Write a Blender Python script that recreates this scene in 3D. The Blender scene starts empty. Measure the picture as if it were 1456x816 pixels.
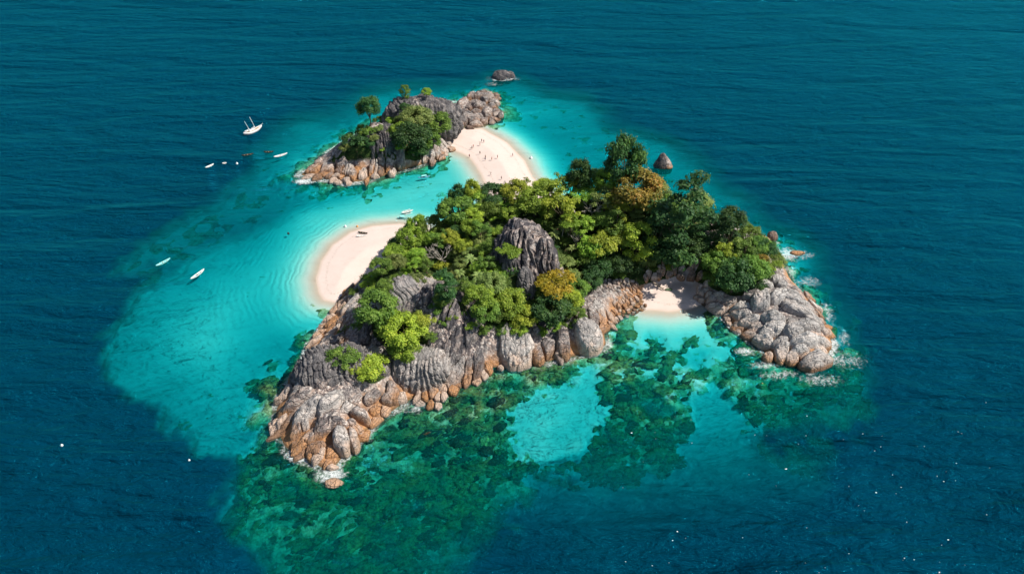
import bpy, bmesh, math, random
import numpy as np
from mathutils import Vector, Matrix
random.seed(7); np.random.seed(7)
R = math.radians
scene = bpy.context.scene
col = scene.collection

# ------------------------------------------------------------------ camera, sky, sun, exposure
CAM_H, PITCH, HFOV = 200.0, R(40), R(62)
W, H = 1456.0, 816.0
FPX = (W / 2) / math.tan(HFOV / 2)
cam_d = bpy.data.cameras.new("camera"); cam = bpy.data.objects.new("camera", cam_d); col.objects.link(cam)
cam_d.sensor_width = 36; cam_d.lens = 18 / math.tan(HFOV / 2)
cam_d.clip_start = 1; cam_d.clip_end = 60000
cam.location = (0, 0, CAM_H); cam.rotation_euler = (math.pi / 2 - PITCH, 0, 0)
scene.camera = cam

SUN_EL, SUN_AZ = R(52), R(92)          # azimuth clockwise from +Y: the sun stands to the right and a little behind the island
wd = bpy.data.worlds.new("World"); scene.world = wd; wd.use_nodes = True
wn = wd.node_tree.nodes; wl = wd.node_tree.links
bg = wn["Background"]
sky = wn.new("ShaderNodeTexSky"); sky.sky_type = 'NISHITA'; sky.sun_disc = False
sky.sun_elevation = SUN_EL; sky.sun_rotation = SUN_AZ
wl.new(sky.outputs[0], bg.inputs[0]); bg.inputs[1].default_value = 0.08
sun_d = bpy.data.lights.new("sun", 'SUN'); sun = bpy.data.objects.new("sun", sun_d); col.objects.link(sun)
sun_d.energy = 5.0; sun_d.angle = R(0.5); sun_d.color = (1.0, 0.94, 0.84)
sdir = Vector((math.sin(SUN_AZ) * math.cos(SUN_EL), math.cos(SUN_AZ) * math.cos(SUN_EL), math.sin(SUN_EL)))
sun.rotation_euler = sdir.to_track_quat('Z', 'Y').to_euler()
sun.location = (200, 200, 400)
vs = scene.view_settings
vs.view_transform = 'Standard'; vs.look = 'None'; vs.exposure = 0.42; vs.gamma = 1; vs.use_curve_mapping = False
scene.render.engine = 'CYCLES'
cy = scene.cycles
cy.use_denoising = True
cy.max_bounces = 8; cy.transparent_max_bounces = 12; cy.diffuse_bounces = 3; cy.glossy_bounces = 3
cy.caustics_reflective = False; cy.caustics_refractive = False; cy.sample_clamp_indirect = 4

# ------------------------------------------------------------------ geometry of the view: pixel of the photo -> ground
def ray(px, py):
    u = (np.asarray(px, float) - W / 2) / FPX; v = (H / 2 - np.asarray(py, float)) / FPX
    dx = u; dy = math.cos(PITCH) + v * math.sin(PITCH); dz = -math.sin(PITCH) + v * math.cos(PITCH)
    return dx, dy, dz
def G(px, py, z=0.0):
    dx, dy, dz = ray(px, py); t = (z - CAM_H) / dz
    return dx * t, dy * t
def proj(x, y, z):
    dy = y; dz = z - CAM_H
    f = dy * math.cos(PITCH) - dz * math.sin(PITCH)
    u = dy * math.sin(PITCH) + dz * math.cos(PITCH)
    return W / 2 + FPX * x / f, H / 2 - FPX * u / f
def mpp(x, y, z=0):                    # metres per photo pixel there
    f = y * math.cos(PITCH) - (z - CAM_H) * math.sin(PITCH)
    return f / FPX
def PG(pts, z=0.0): return np.array([G(p[0], p[1], z) for p in pts])

# ------------------------------------------------------------------ noise
def _h(ix, iy, iz, s):
    n = (ix.astype(np.int64) * 374761393 + iy.astype(np.int64) * 668265263 + iz.astype(np.int64) * 1442695041 + s * 974634777) & 0xffffffff
    n = ((n ^ (n >> 13)) * 1274126177) & 0xffffffff
    n = ((n ^ (n >> 16)) * 2246822519) & 0xffffffff
    return ((n ^ (n >> 15)) & 0xffffff) / float(0xffffff) * 2 - 1
def vnoise(x, y, z=None, s=0):
    x = np.asarray(x, float); y = np.asarray(y, float)
    z = np.zeros_like(x) if z is None else np.asarray(z, float)
    x0, y0, z0 = np.floor(x), np.floor(y), np.floor(z)
    fx, fy, fz = x - x0, y - y0, z - z0
    fx = fx * fx * fx * (fx * (fx * 6 - 15) + 10); fy = fy * fy * fy * (fy * (fy * 6 - 15) + 10); fz = fz * fz * (3 - 2 * fz)
    r = 0
    for a in (0, 1):
        for b in (0, 1):
            for c in (0, 1):
                w = (fx if a else 1 - fx) * (fy if b else 1 - fy) * (fz if c else 1 - fz)
                if c and not fz.any(): continue
                r = r + w * _h(x0 + a, y0 + b, z0 + c, s)
    return r
def fbm(x, y, z=None, o=4, s=0, g=.5):
    r = 0; a = 1; t = 0; f = 1
    for k in range(o):
        r = r + a * vnoise(np.asarray(x) * f + k * 17.3, np.asarray(y) * f - k * 9.1, None if z is None else np.asarray(z) * f, s + k)
        t += a; a *= g; f *= 2.03
    return r / t
def ss(a, b, x):
    t = np.clip((x - a) / (b - a), 0, 1); return t * t * (3 - 2 * t)
def sd(X, Y, P):                       # signed distance to a polygon, negative inside
    d = np.full(X.shape, 1e18); ins = np.zeros(X.shape, bool); n = len(P)
    for i in range(n):
        ax, ay = P[i]; bx, by = P[(i + 1) % n]
        ex, ey = bx - ax, by - ay
        t = np.clip(((X - ax) * ex + (Y - ay) * ey) / (ex * ex + ey * ey + 1e-12), 0, 1)
        d = np.minimum(d, (X - ax - t * ex) ** 2 + (Y - ay - t * ey) ** 2)
        if ey != 0:
            c = ((ay > Y) != (by > Y)) & (X < ex * (Y - ay) / ey + ax)
            ins ^= c
    d = np.sqrt(d)
    return np.where(ins, -d, d)

# ------------------------------------------------------------------ outlines read off the photo
LAND = PG([(437,662),(418,655),(396,640),(384,612),(386,580),(400,552),(420,525),(436,492),(458,462),(478,432),(500,405),(530,380),(560,358),(600,340),(650,318),(690,300),(740,290),(790,296),(840,300),(900,300),(960,308),(1020,318),(1060,328),(1085,338),(1108,352),(1120,375),(1128,395),(1150,420),(1170,452),(1190,488),(1184,505),(1150,530),(1125,520),(1095,515),(1068,492),(1040,467),(1012,440),(985,428),(950,431),(915,430),(882,445),(866,470),(866,492),(845,506),(800,513),(770,521),(700,528),(690,545),(660,540),(625,575),(590,572),(560,590),(530,615),(505,640),(480,668),(455,672)])
ISLET = PG([(420,250),(440,232),(470,212),(500,192),(530,176),(570,166),(610,160),(640,160),(658,170),(652,184),(640,198),(636,222),(600,237),(560,249),(520,262),(490,265),(468,258),(440,256)])
TAIL = PG([(640,150),(668,136),(692,127),(704,134),(716,160),(712,168),(690,181),(652,182)])
BEACH_W = PG([(452,417),(449,396),(456,372),(472,348),(498,331),(530,322),(568,319),(605,322),(620,345),(560,380),(520,400),(500,420),(478,432),(459,427)])
BAR = PG([(618,206),(645,184),(685,183),(720,203),(745,228),(758,252),(790,285),(800,310),(700,310),(694,270),(684,247),(668,224),(645,212)])
COVE = PG([(915,398),(970,388),(1006,402),(1000,432),(985,440),(950,444),(915,440),(900,418)])
SHELF = PG([(138,500),(150,455),(190,415),(235,385),(300,340),(360,322),(430,290),(520,270),(600,240),(650,225),(690,250),(700,330),(520,420),(470,450),(438,500),(398,545),(386,590),(365,618),(335,640),(285,640),(240,612),(205,580),(165,545)])
LAGOON = PG([(425,300),(520,268),(600,240),(650,215),(690,250),(700,320),(520,410),(480,440),(430,450),(395,430),(390,360)])
HALO = PG([(190,420),(260,320),(330,250),(360,200),(420,165),(520,125),(640,115),(720,100),(850,140),(960,205),(1060,280),(1130,340),(1150,400),(1200,450),(1215,520),(1230,580),(1160,680),(1020,800),(700,830),(380,830),(300,700),(300,640),(140,520)])
HALO2 = PG([(380,235),(440,190),(560,130),(690,110),(830,150),(950,215),(1060,290),(1130,350),(1180,440),(1220,530),(1100,480),(900,300),(700,330),(560,280),(430,280)])
REEF = PG([(305,690),(340,640),(385,600),(385,545),(430,480),(470,440),(560,560),(700,520),(870,460),(910,430),(1010,430),(1110,505),(1200,500),(1250,580),(1190,660),(1110,640),(1040,600),(1010,570),(970,660),(900,690),(800,690),(770,760),(700,800),(600,830),(380,830),(300,760)])
HOLE = PG([(736,600),(745,570),(790,560),(825,548),(832,528),(842,527),(845,560),(852,590),(835,625),(815,655),(770,650),(748,640),(750,620)])
HOLE2 = PG([(690,830),(700,790),(740,740),(770,700),(880,700),(970,665),(1005,610),(1020,570),(1045,600),(1090,650),(1130,690),(1180,760),(1250,830),(1200,900),(700,900)])
HOLE3 = PG([(480,640),(520,600),(560,610),(600,640),(560,700),(500,720),(470,690)])
SPIT = PG([(740,180),(820,160),(950,215),(1060,290),(1000,300),(860,260),(780,290),(740,240),(700,195)])
GREENPATCH = PG([(130,370),(200,340),(250,300),(330,260),(400,250),(420,285),(330,320),(240,365),(170,400)])

def HP(px, py, z, r, ry=None):
    x, y = G(px, py, z); return (float(x), float(y), z, r, ry or r)
HILLS = [HP(488,505,12,11,9), HP(455,560,7,9,11), HP(588,410,20,14,11), HP(655,440,16,12,12), HP(745,350,21,10,9), HP(715,385,18,16,11), HP(700,330,17,20,13),
         HP(835,300,19,26,14), HP(925,305,16,24,13), HP(765,295,15,20,9), HP(1040,375,9,18,12), HP(1112,425,7,15,12), HP(1150,480,5,9,9), HP(660,300,13,20,10), HP(560,385,12,14,8),
         HP(745,480,6,13,6), HP(825,465,7,10,6), HP(640,500,9,10,8), HP(1085,365,6,10,8), HP(850,420,7,12,8)]
IHILLS = [HP(598,142,19,13,9), HP(535,180,16,9,9), HP(500,205,9,10,8), HP(600,200,10,14,8), HP(455,240,3,8,6)]

def smax(X, Y, hs, p=3.0):
    r = 0
    for (x, y, z, rx, ry) in hs:
        r = r + (z * np.exp(-(((X - x) / rx) ** 2 + ((Y - y) / ry) ** 2) * .5)) ** p
    return r ** (1 / p)

def fields(X, Y):
    wob = fbm(X / 9, Y / 9, o=4, s=3) * 3.0
    n1 = fbm(X / 26, Y / 26, o=4, s=11); n2 = fbm(X / 5, Y / 5, o=4, s=21)
    dl = np.minimum(sd(X, Y, LAND), sd(X, Y, ISLET)); dl = dl + wob * .35
    dt = sd(X, Y, TAIL) + wob * .3
    dbw = sd(X, Y, BEACH_W) + n1 * 1.0; dba = sd(X, Y, BAR) + n1 * 1.0; dc = sd(X, Y, COVE) + wob * .3
    db = np.minimum(np.minimum(dbw, dba), dc)
    # optical depth of water, metres
    D = np.full(X.shape, 17.0)
    m = ss(16, -22, sd(X, Y, HALO) + n1 * 16); D = D * (1 - m) + 9.5 * m
    m = ss(20, -18, sd(X, Y, HALO2) + n1 * 12); D = D * (1 - m) + (6.2 + n1 * 2.0) * m
    m = ss(8, -8, sd(X, Y, SPIT) + n1 * 8); D = D * (1 - m) + 7.0 * m
    m = ss(6, -8, sd(X, Y, GREENPATCH) + n1 * 14 + n2 * 6); D = D * (1 - m) + 8.5 * m
    m = ss(3.0, -4.5, sd(X, Y, SHELF) + fbm(X / 15, Y / 15, o=6, s=77, g=.65) * 10); sd_s = -sd(X, Y, SHELF)
    D = D * (1 - m) + (6.6 + n1 * .9 - ss(0, 38, sd_s) * 2.4) * m
    m = ss(14, -14, sd(X, Y, LAGOON)); D = D * (1 - m) + np.minimum(D, 2.7 + n1 * .6) * m
    dr = sd(X, Y, REEF) + n1 * 11 + wob + n2 * 3
    reef = ss(4, -5, dr)
    hole = np.maximum(ss(4.5, -3.0, sd(X, Y, HOLE) + n2 * 5 - 1.5 + vnoise(X / 1.5, Y / 1.5, s=93) * 2), ss(2.5, -2.5, sd(X, Y, HOLE3) + wob * 4 + n2 * 12 + 3) * .4)
    hole2 = ss(6, -5, sd(X, Y, HOLE2) + n1 * 8 + n2 * 12 - 2)
    nearc = np.minimum(dl, 60)
    yb = ss(205, 130, Y)               # the bottom drops away towards the camera
    rd = 1.2 + 3.0 * yb + np.clip(nearc, 0, 60) * .03 + n1 * 1.6 + 5 * ss(62, 100, X)
    lump = np.abs(fbm(X / 7, Y / 7, o=4, s=41)); lump2 = fbm(X / 2.6, Y / 2.6, o=3, s=43)
    rd = rd + (lump - .22) * 4.5 + lump2 * .8
    rd = rd + 3.0 * ss(-26, 2, dr) * ss(18, 34, nearc)
    pits = ss(.28, .5, fbm(X / 16, Y / 12, o=3, s=51)) * 5 * ss(10, 30, nearc)
    D = D * (1 - reef) + (np.clip(rd, .5, 20) + pits) * reef
    D = D * (1 - hole) + (3.7 + n1 * 1.2 + n2 * .8) * hole
    D = D * (1 - hole2) + (4.9 + 9.0 * ss(188, 122, Y) + n1 * .8 + 3 * ss(30, 120, X)) * hole2
    reef = reef * (1 - hole) * (1 - hole2) * (1 - .42 * ss(.0, .30, n2 + .5 * vnoise(X / 1.7, Y / 1.7, s=91)) * ss(150, 185, Y))
    bx, by = G(965, 480); bay = np.exp(-(((X - bx) / 26) ** 2 + ((Y - by) / 20) ** 2)); reef = reef * (1 - .7 * bay * ss(-.3, .15, n2 + .4 * vnoise(X / 1.7, Y / 1.7, s=92)))
    D = D + 2.2 * bay * ss(2, 14, dc)
    reef = reef * ss(3, 20, dc + n2 * 8)
    # more reef: a rim of rubble under water round every rock coast, dark coral heads on the shelf
    rim = ss(8, 1, np.minimum(dl, dt) + n2 * 14) * ss(1, 7, db)
    reefc = np.maximum(reef, rim * (1 - hole))
    Dr = 1.2 + np.clip(np.minimum(dl, dt), 0, 9) * .4 + lump2 * .8
    D = D * (1 - rim) + np.minimum(D, np.clip(Dr, .3, 9)) * rim
    heads = ss(.42, .60, fbm(X / 3.2, Y / 2.2, o=4, s=61)) * ss(.0, .25, fbm(X / 40, Y / 40, o=2, s=63)) * ss(8, 25, db)
    heads = heads * (D > 1.5)
    gp = ss(6, -8, sd(X, Y, GREENPATCH) + n1 * 14) * ss(-.1, .3, n2)
    reefc = np.maximum(reefc, np.maximum(heads * .75, gp * .8))
    h2 = ss(8, -8, sd(X, Y, HALO2)) * ss(-.05, .3, n2 + n1 * .6) * ss(6, 22, db) * .55
    reefc = np.maximum(reefc, h2)
    # beaches and shallows: a smooth slope
    sl = np.clip(db, 0, 200)
    Db = sl * .14 + np.clip(sl - 5, 0, 99) * .09
    bm = ss(26, 4, db)
    D = D * (1 - bm) + np.minimum(D, Db) * bm
    Z = -(.42 * D)
    D = np.maximum(D, 0)
    # sand above water
    zs = np.clip(-db, 0, 14) * .11
    Z = np.where(db < 0, zs, Z)
    D = np.where(db < 0, 0, D)
    # land
    hl = 1.0 + np.where(Y > 318, smax(X, Y, IHILLS), smax(X, Y, HILLS))
    cf = 1 - np.exp(np.minimum(dl + 1.4, .9) / 3.2)
    rough = fbm(X / 4, Y / 4, o=4, s=71) * 1.2
    zl = cf * (hl + rough * ss(0, 5, hl)) - .25
    bm2 = ss(-2.5, 1.5, db)            # where the beach reaches under the trees the land is low
    inb = ss(1.5, -6, dbw) + ss(1.5, -6, np.minimum(dba, dc)); inb = np.clip(inb, 0, 1)
    Z = np.where(dl < 0, np.maximum(np.maximum(zl, -1.2) * (1 - inb) + inb * np.maximum(zs, .05), Z), Z)
    zt = (1 - np.exp(np.minimum(dt, 0) / 2.0)) * .9 - .4
    Z = np.where(dt < 0, np.maximum(zt, Z), Z)
    # cobble spill round the cove keeps a slope
    rock = np.maximum(ss(.4, -.4, dl), ss(.4, -.4, dt)) * (1 - inb)
    sand = np.where(db < 1, 1, 0) * (1 - rock)
    return Z, D, reefc, rock, inb, db, dl, np.minimum(dl, dt)

def axis(a, b, st, far):
    u = np.arange(a, b + st / 2, st)
    lo = [a]; hi = [b]; s = st
    while hi[-1] < far:
        s *= 1.5; hi.append(hi[-1] + s); lo.append(lo[-1] - s)
    return np.concatenate([np.array(lo[1:])[::-1], u, np.array(hi[1:])])

def grid_mesh(name, xs, ys, Z):
    nx, ny = len(xs), len(ys)
    X, Y = np.meshgrid(xs, ys)
    me = bpy.data.meshes.new(name)
    co = np.stack([X, Y, Z], -1).reshape(-1, 3).astype(np.float32)
    i = (np.arange(ny - 1)[:, None] * nx + np.arange(nx - 1)[None, :]).reshape(-1)
    f = np.stack([i, i + 1, i + nx + 1, i + nx], -1)
    raw_mesh(me, co, f)
    return me
def raw_mesh(me, co, f, smooth=True):
    k = f.shape[1]
    me.vertices.add(len(co)); me.vertices.foreach_set('co', np.ascontiguousarray(co, np.float32).ravel())
    me.loops.add(f.size); me.loops.foreach_set('vertex_index', np.ascontiguousarray(f, np.int32).ravel())
    me.polygons.add(len(f)); me.polygons.foreach_set('loop_start', np.arange(0, f.size, k, dtype=np.int32))
    me.polygons.foreach_set('loop_total', np.full(len(f), k, np.int32))
    me.update(calc_edges=True); me.validate()
    if smooth: me.polygons.foreach_set('use_smooth', np.ones(len(f), bool))
    return me
def attr(me, name, v):
    v = np.asarray(v, np.float32)
    if v.ndim == 1:
        a = me.attributes.new(name, 'FLOAT', 'POINT'); a.data.foreach_set('value', v)
    else:
        a = me.attributes.new(name, 'FLOAT_VECTOR', 'POINT'); a.data.foreach_set('vector', np.ascontiguousarray(v).ravel())

# ------------------------------------------------------------------ materials
class NT:
    def __init__(s, name):
        s.m = bpy.data.materials.new(name); s.m.use_nodes = True; s.t = s.m.node_tree
        s.t.nodes.clear(); s.out = s.n('ShaderNodeOutputMaterial')
    def n(s, t, **k):
        x = s.t.nodes.new(t)
        for a, v in k.items(): setattr(x, a, v)
        return x
    def set(s, sock, v):
        if isinstance(v, bpy.types.NodeSocket): s.t.links.new(v, sock)
        elif isinstance(v, (tuple, list)) and len(v) == 3 and sock.type == 'RGBA': sock.default_value = (*v, 1)
        else: sock.default_value = v
    def math(s, op, a, b=0.0, c=0.0, clamp=False):
        x = s.n('ShaderNodeMath', operation=op, use_clamp=clamp); s.set(x.inputs[0], a); s.set(x.inputs[1], b); s.set(x.inputs[2], c); return x.outputs[0]
    def vmath(s, op, a, b=(0, 0, 0)):
        x = s.n('ShaderNodeVectorMath', operation=op); s.set(x.inputs[0], a); s.set(x.inputs[1], b); return x.outputs[0]
    def mix(s, f, a, b, mode='MIX'):
        x = s.n('ShaderNodeMix', data_type='RGBA', blend_type=mode); s.set(x.inputs[0], f); s.set(x.inputs[6], a); s.set(x.inputs[7], b); return x.outputs[2]
    def at(s, name, out=2): x = s.n('ShaderNodeAttribute', attribute_name=name); return x.outputs[out]
    def noise(s, v, sc, det=4, rough=.55, dist=0, out=0):
        x = s.n('ShaderNodeTexNoise'); s.set(x.inputs['Vector'], v); x.inputs['Scale'].default_value = sc; x.inputs['Detail'].default_value = det; x.inputs['Roughness'].default_value = rough; x.inputs['Distortion'].default_value = dist; return x.outputs[out]
    def voro(s, v, sc, feat='F1', out=0, rnd=1.0):
        x = s.n('ShaderNodeTexVoronoi', feature=feat); s.set(x.inputs['Vector'], v); x.inputs['Scale'].default_value = sc; x.inputs['Randomness'].default_value = rnd; return x.outputs[out]
    def step(s, v, a, b):
        x = s.n('ShaderNodeMapRange', interpolation_type='SMOOTHSTEP'); s.set(x.inputs[0], v); x.inputs[1].default_value = a; x.inputs[2].default_value = b; return x.outputs[0]
    def mapping(s, v, sc=(1, 1, 1), rot=(0, 0, 0), loc=(0, 0, 0)):
        x = s.n('ShaderNodeMapping'); s.set(x.inputs[0], v); x.inputs[1].default_value = loc; x.inputs[2].default_value = rot; x.inputs[3].default_value = sc; return x.outputs[0]
    def bump(s, h, st, dist=1.0, nrm=None):
        x = s.n('ShaderNodeBump'); s.set(x.inputs['Height'], h); s.set(x.inputs['Strength'], st); x.inputs['Distance'].default_value = dist
        if nrm is not None: s.set(x.inputs['Normal'], nrm)
        return x.outputs[0]
    def bsdf(s, colr, rough=.8, nrm=None, spec=.3, metal=0):
        x = s.n('ShaderNodeBsdfPrincipled'); s.set(x.inputs['Base Color'], colr); s.set(x.inputs['Roughness'], rough); x.inputs['Specular IOR Level'].default_value = spec; x.inputs['Metallic'].default_value = metal
        if nrm is not None: s.set(x.inputs['Normal'], nrm)
        return x.outputs[0]
    def done(s, sh): s.t.links.new(sh, s.out.inputs[0]); return s.m
    def pos(s): return s.n('ShaderNodeNewGeometry').outputs['Position']
    def sep(s, v): x = s.n('ShaderNodeSeparateXYZ'); s.set(x.inputs[0], v); return x.outputs

def rock_colour(n, P, flow=None):
    """weathered granite: pink grey with dark lichen streaks, iron orange above the tide line"""
    z = n.sep(P)[2]
    a = n.noise(P, .22, 5); b = n.noise(P, 1.1, 5, .65)
    base = n.mix(n.step(a, .38, .62), (.25, .22, .21), (.54, .42, .36))
    base = n.mix(n.step(b, .48, .68), base, (.74, .69, .64))
    sv = n.mapping(P, (1.0, 1.0, .12)) if flow is None else n.vmath('MULTIPLY', flow, (1.0, .16, 1.0))
    st = n.noise(sv, 1.2, 4, .6)
    high = n.step(z, 3.5, 10.0)
    k = n.math('MULTIPLY', n.step(st, .44, .54), n.math('ADD', n.math('MULTIPLY', high, .56), .36))
    base = n.mix(k, base, (.045, .042, .052))
    base = n.mix(n.step(n.noise(P, 3.2, 4), .55, .8), base, (.13, .12, .115))
    wob = n.math('ADD', z, n.math('MULTIPLY', n.math('SUBTRACT', n.noise(P, .35, 4), .5), -7.5))
    org = n.mix(n.noise(P, .8, 4), (.34, .15, .05), (.62, .29, .09))
    px_ = n.sep(P)[0]; wob = n.math('SUBTRACT', wob, n.math('MULTIPLY', n.step(px_, -38, -62), 1.2)); wob = n.math('SUBTRACT', wob, .9); wob = n.math('ADD', wob, n.math('MULTIPLY', n.step(n.sep(P)[1], 280, 320), 2.4))
    k2 = n.math('SUBTRACT', 1.0, n.step(wob, .8, 4.8))
    base = n.mix(n.math('MULTIPLY', k2, n.math('ADD', n.math('MULTIPLY', n.step(b, .3, .6), .35), .50)), base, org)
    wet = n.math('SUBTRACT', 1.0, n.step(z, .15, .8))
    base = n.mix(n.math('MULTIPLY', wet, .7), base, (.10, .075, .04))
    return base, z

def mat_rock():
    n = NT('granite')
    P = n.pos(); flow = n.at('flow', 1)
    c, z = rock_colour(n, P, flow)
    oi = n.n('ShaderNodeObjectInfo').outputs['Random']
    c = n.mix(n.math('MULTIPLY', n.step(oi, .50, .9), .45), c, (.66, .62, .58), 'MIX')
    c = n.mix(n.math('MULTIPLY', n.step(oi, .35, .05), .42), c, (.10, .095, .10), 'MIX')
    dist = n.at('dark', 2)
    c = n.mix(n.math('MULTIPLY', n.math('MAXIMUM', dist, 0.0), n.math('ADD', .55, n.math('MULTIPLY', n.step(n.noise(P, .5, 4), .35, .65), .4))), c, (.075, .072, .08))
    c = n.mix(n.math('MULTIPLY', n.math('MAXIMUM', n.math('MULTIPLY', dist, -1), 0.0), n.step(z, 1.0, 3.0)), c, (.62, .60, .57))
    crack = n.voro(n.vmath('ADD', n.vmath('MULTIPLY', P, (1, 1, .6)), n.vmath('SCALE', n.noise(P, .5, 3, out=1), (0, 0, 0))), .33, 'DISTANCE_TO_EDGE')
    ck = n.step(crack, 0.0, .045)
    fx = n.math('ADD', n.math('MULTIPLY', n.sep(flow)[0], 1.6), n.math('MULTIPLY', n.noise(P, .6, 3), 2.2))
    jl = n.step(n.math('ABSOLUTE', n.math('SUBTRACT', n.math('FRACT', fx), .5)), .0, .16)
    h = n.math('ADD', n.math('ADD', n.math('MULTIPLY', ck, .5), n.math('MULTIPLY', jl, .38)), n.math('ADD', n.math('MULTIPLY', n.noise(P, 1.6, 6, .7), .8), n.math('MULTIPLY', n.noise(n.vmath('MULTIPLY', flow, (1, .15, 1)), 2.2, 3), .35)))
    return n.done(n.bsdf(c, .82, n.bump(h, 1.0, .8), .25))

def mat_terrain():
    n = NT('island_ground')
    P = n.pos(); z = n.sep(P)[2]
    rock = n.at('rock'); reef = n.at('reef'); veg = n.at('veg'); dep = n.at('depth'); db = n.at('beach')
    n1 = n.noise(P, .45, 5, .6); n2 = n.noise(P, 2.0, 5, .65)
    sand = n.mix(n.noise(P, .12, 3), (.55, .445, .395), (.63, .525, .475))
    sand = n.mix(n.math('MULTIPLY', n.step(n.noise(P, .7, 7, .75), .5, .75), .35), sand, (.42, .34, .28))
    sand = n.mix(n.step(z, -.05, -.5), sand, (.62, .60, .52))
    wet = n.math('SUBTRACT', 1.0, n.step(n.math('ADD', z, n.math('MULTIPLY', n1, .1)), .02, .22))
    sand = n.mix(n.math('MULTIPLY', n.math('MULTIPLY', wet, n.step(z, -.25, -.02)), .6), sand, (.40, .32, .23))
    wr = n.math('MULTIPLY', n.step(n.math('ABSOLUTE', n.math('ADD', db, n.math('ADD', 2.2, n.math('MULTIPLY', n.noise(P, .12, 3), 2.5)))), .7, .1), n.step(n.noise(P, 1.8, 5, .8), .50, .62))
    sand = n.mix(n.math('MULTIPLY', wr, .55), sand, (.22, .17, .11))
    # reef: brown green coral and weed, with pale sand showing between
    v1 = n.voro(P, .36, out=1); vd = n.voro(P, .36)
    v2 = n.voro(P, 1.1)
    rc = n.mix(n.step(n1, .35, .62), (.18, .23, .09), (.50, .54, .30))
    rc = n.mix(n.step(n.noise(P, .18, 3), .56, .66), rc, (.26, .22, .07))
    rc = n.mix(n.step(n.noise(P, .16, 5), .56, .64), rc, (.045, .06, .030))
    rc = n.mix(n.math('MULTIPLY', n.step(n2, .52, .72), .5), rc, (.36, .34, .17))
    rm = n.step(n.math('ADD', n.math('SUBTRACT', n1, .5), reef), .38, .58)
    c = n.mix(rm, sand, rc)
    rk, _ = rock_colour(n, P)
    c = n.mix(n.step(n.math('ADD', rock, n.math('MULTIPLY', n.math('SUBTRACT', n2, .5), .4)), .4, .6), c, rk)
    vg = n.mix(n.step(n1, .4, .65), (.020, .040, .010), (.060, .100, .022))
    vg = n.mix(n.step(n.noise(P, .8, 4), .58, .70), vg, (.16, .11, .06))
    c = n.mix(n.step(n.math('ADD', veg, n.math('MULTIPLY', n.math('SUBTRACT', n2, .5), .5)), .4, .6), c, vg)
    # sand ripples that follow the shore of the lagoon
    rip = n.math('SINE', n.math('ADD', n.math('MULTIPLY', db, 2.6), n.math('MULTIPLY', n.noise(P, .10, 4), 20)))
    ripw = n.math('MULTIPLY', n.math('MULTIPLY', n.step(db, 3, 9), n.step(db, 48, 22)), n.math('SUBTRACT', 1.0, rm))
    h = n.math('ADD', n.math('MULTIPLY', rip, n.math('MULTIPLY', n.math('MULTIPLY', ripw, n.step(n.sep(P)[0], -40, -70)), n.math('MULTIPLY', n.step(n.noise(P, .05, 3), .38, .62), .075))), n.math('MULTIPLY', n.noise(P, 1.3, 6, .7), n.math('ADD', .06, n.math('MULTIPLY', n.math('MAXIMUM', n.math('MAXIMUM', rm, rock), veg), .9))))
    h = n.math('ADD', h, n.math('MULTIPLY', n.math('MULTIPLY', vd, rm), -.7))
    return n.done(n.bsdf(c, .9, n.bump(h, 1.0, 1.0), .15))

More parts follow.
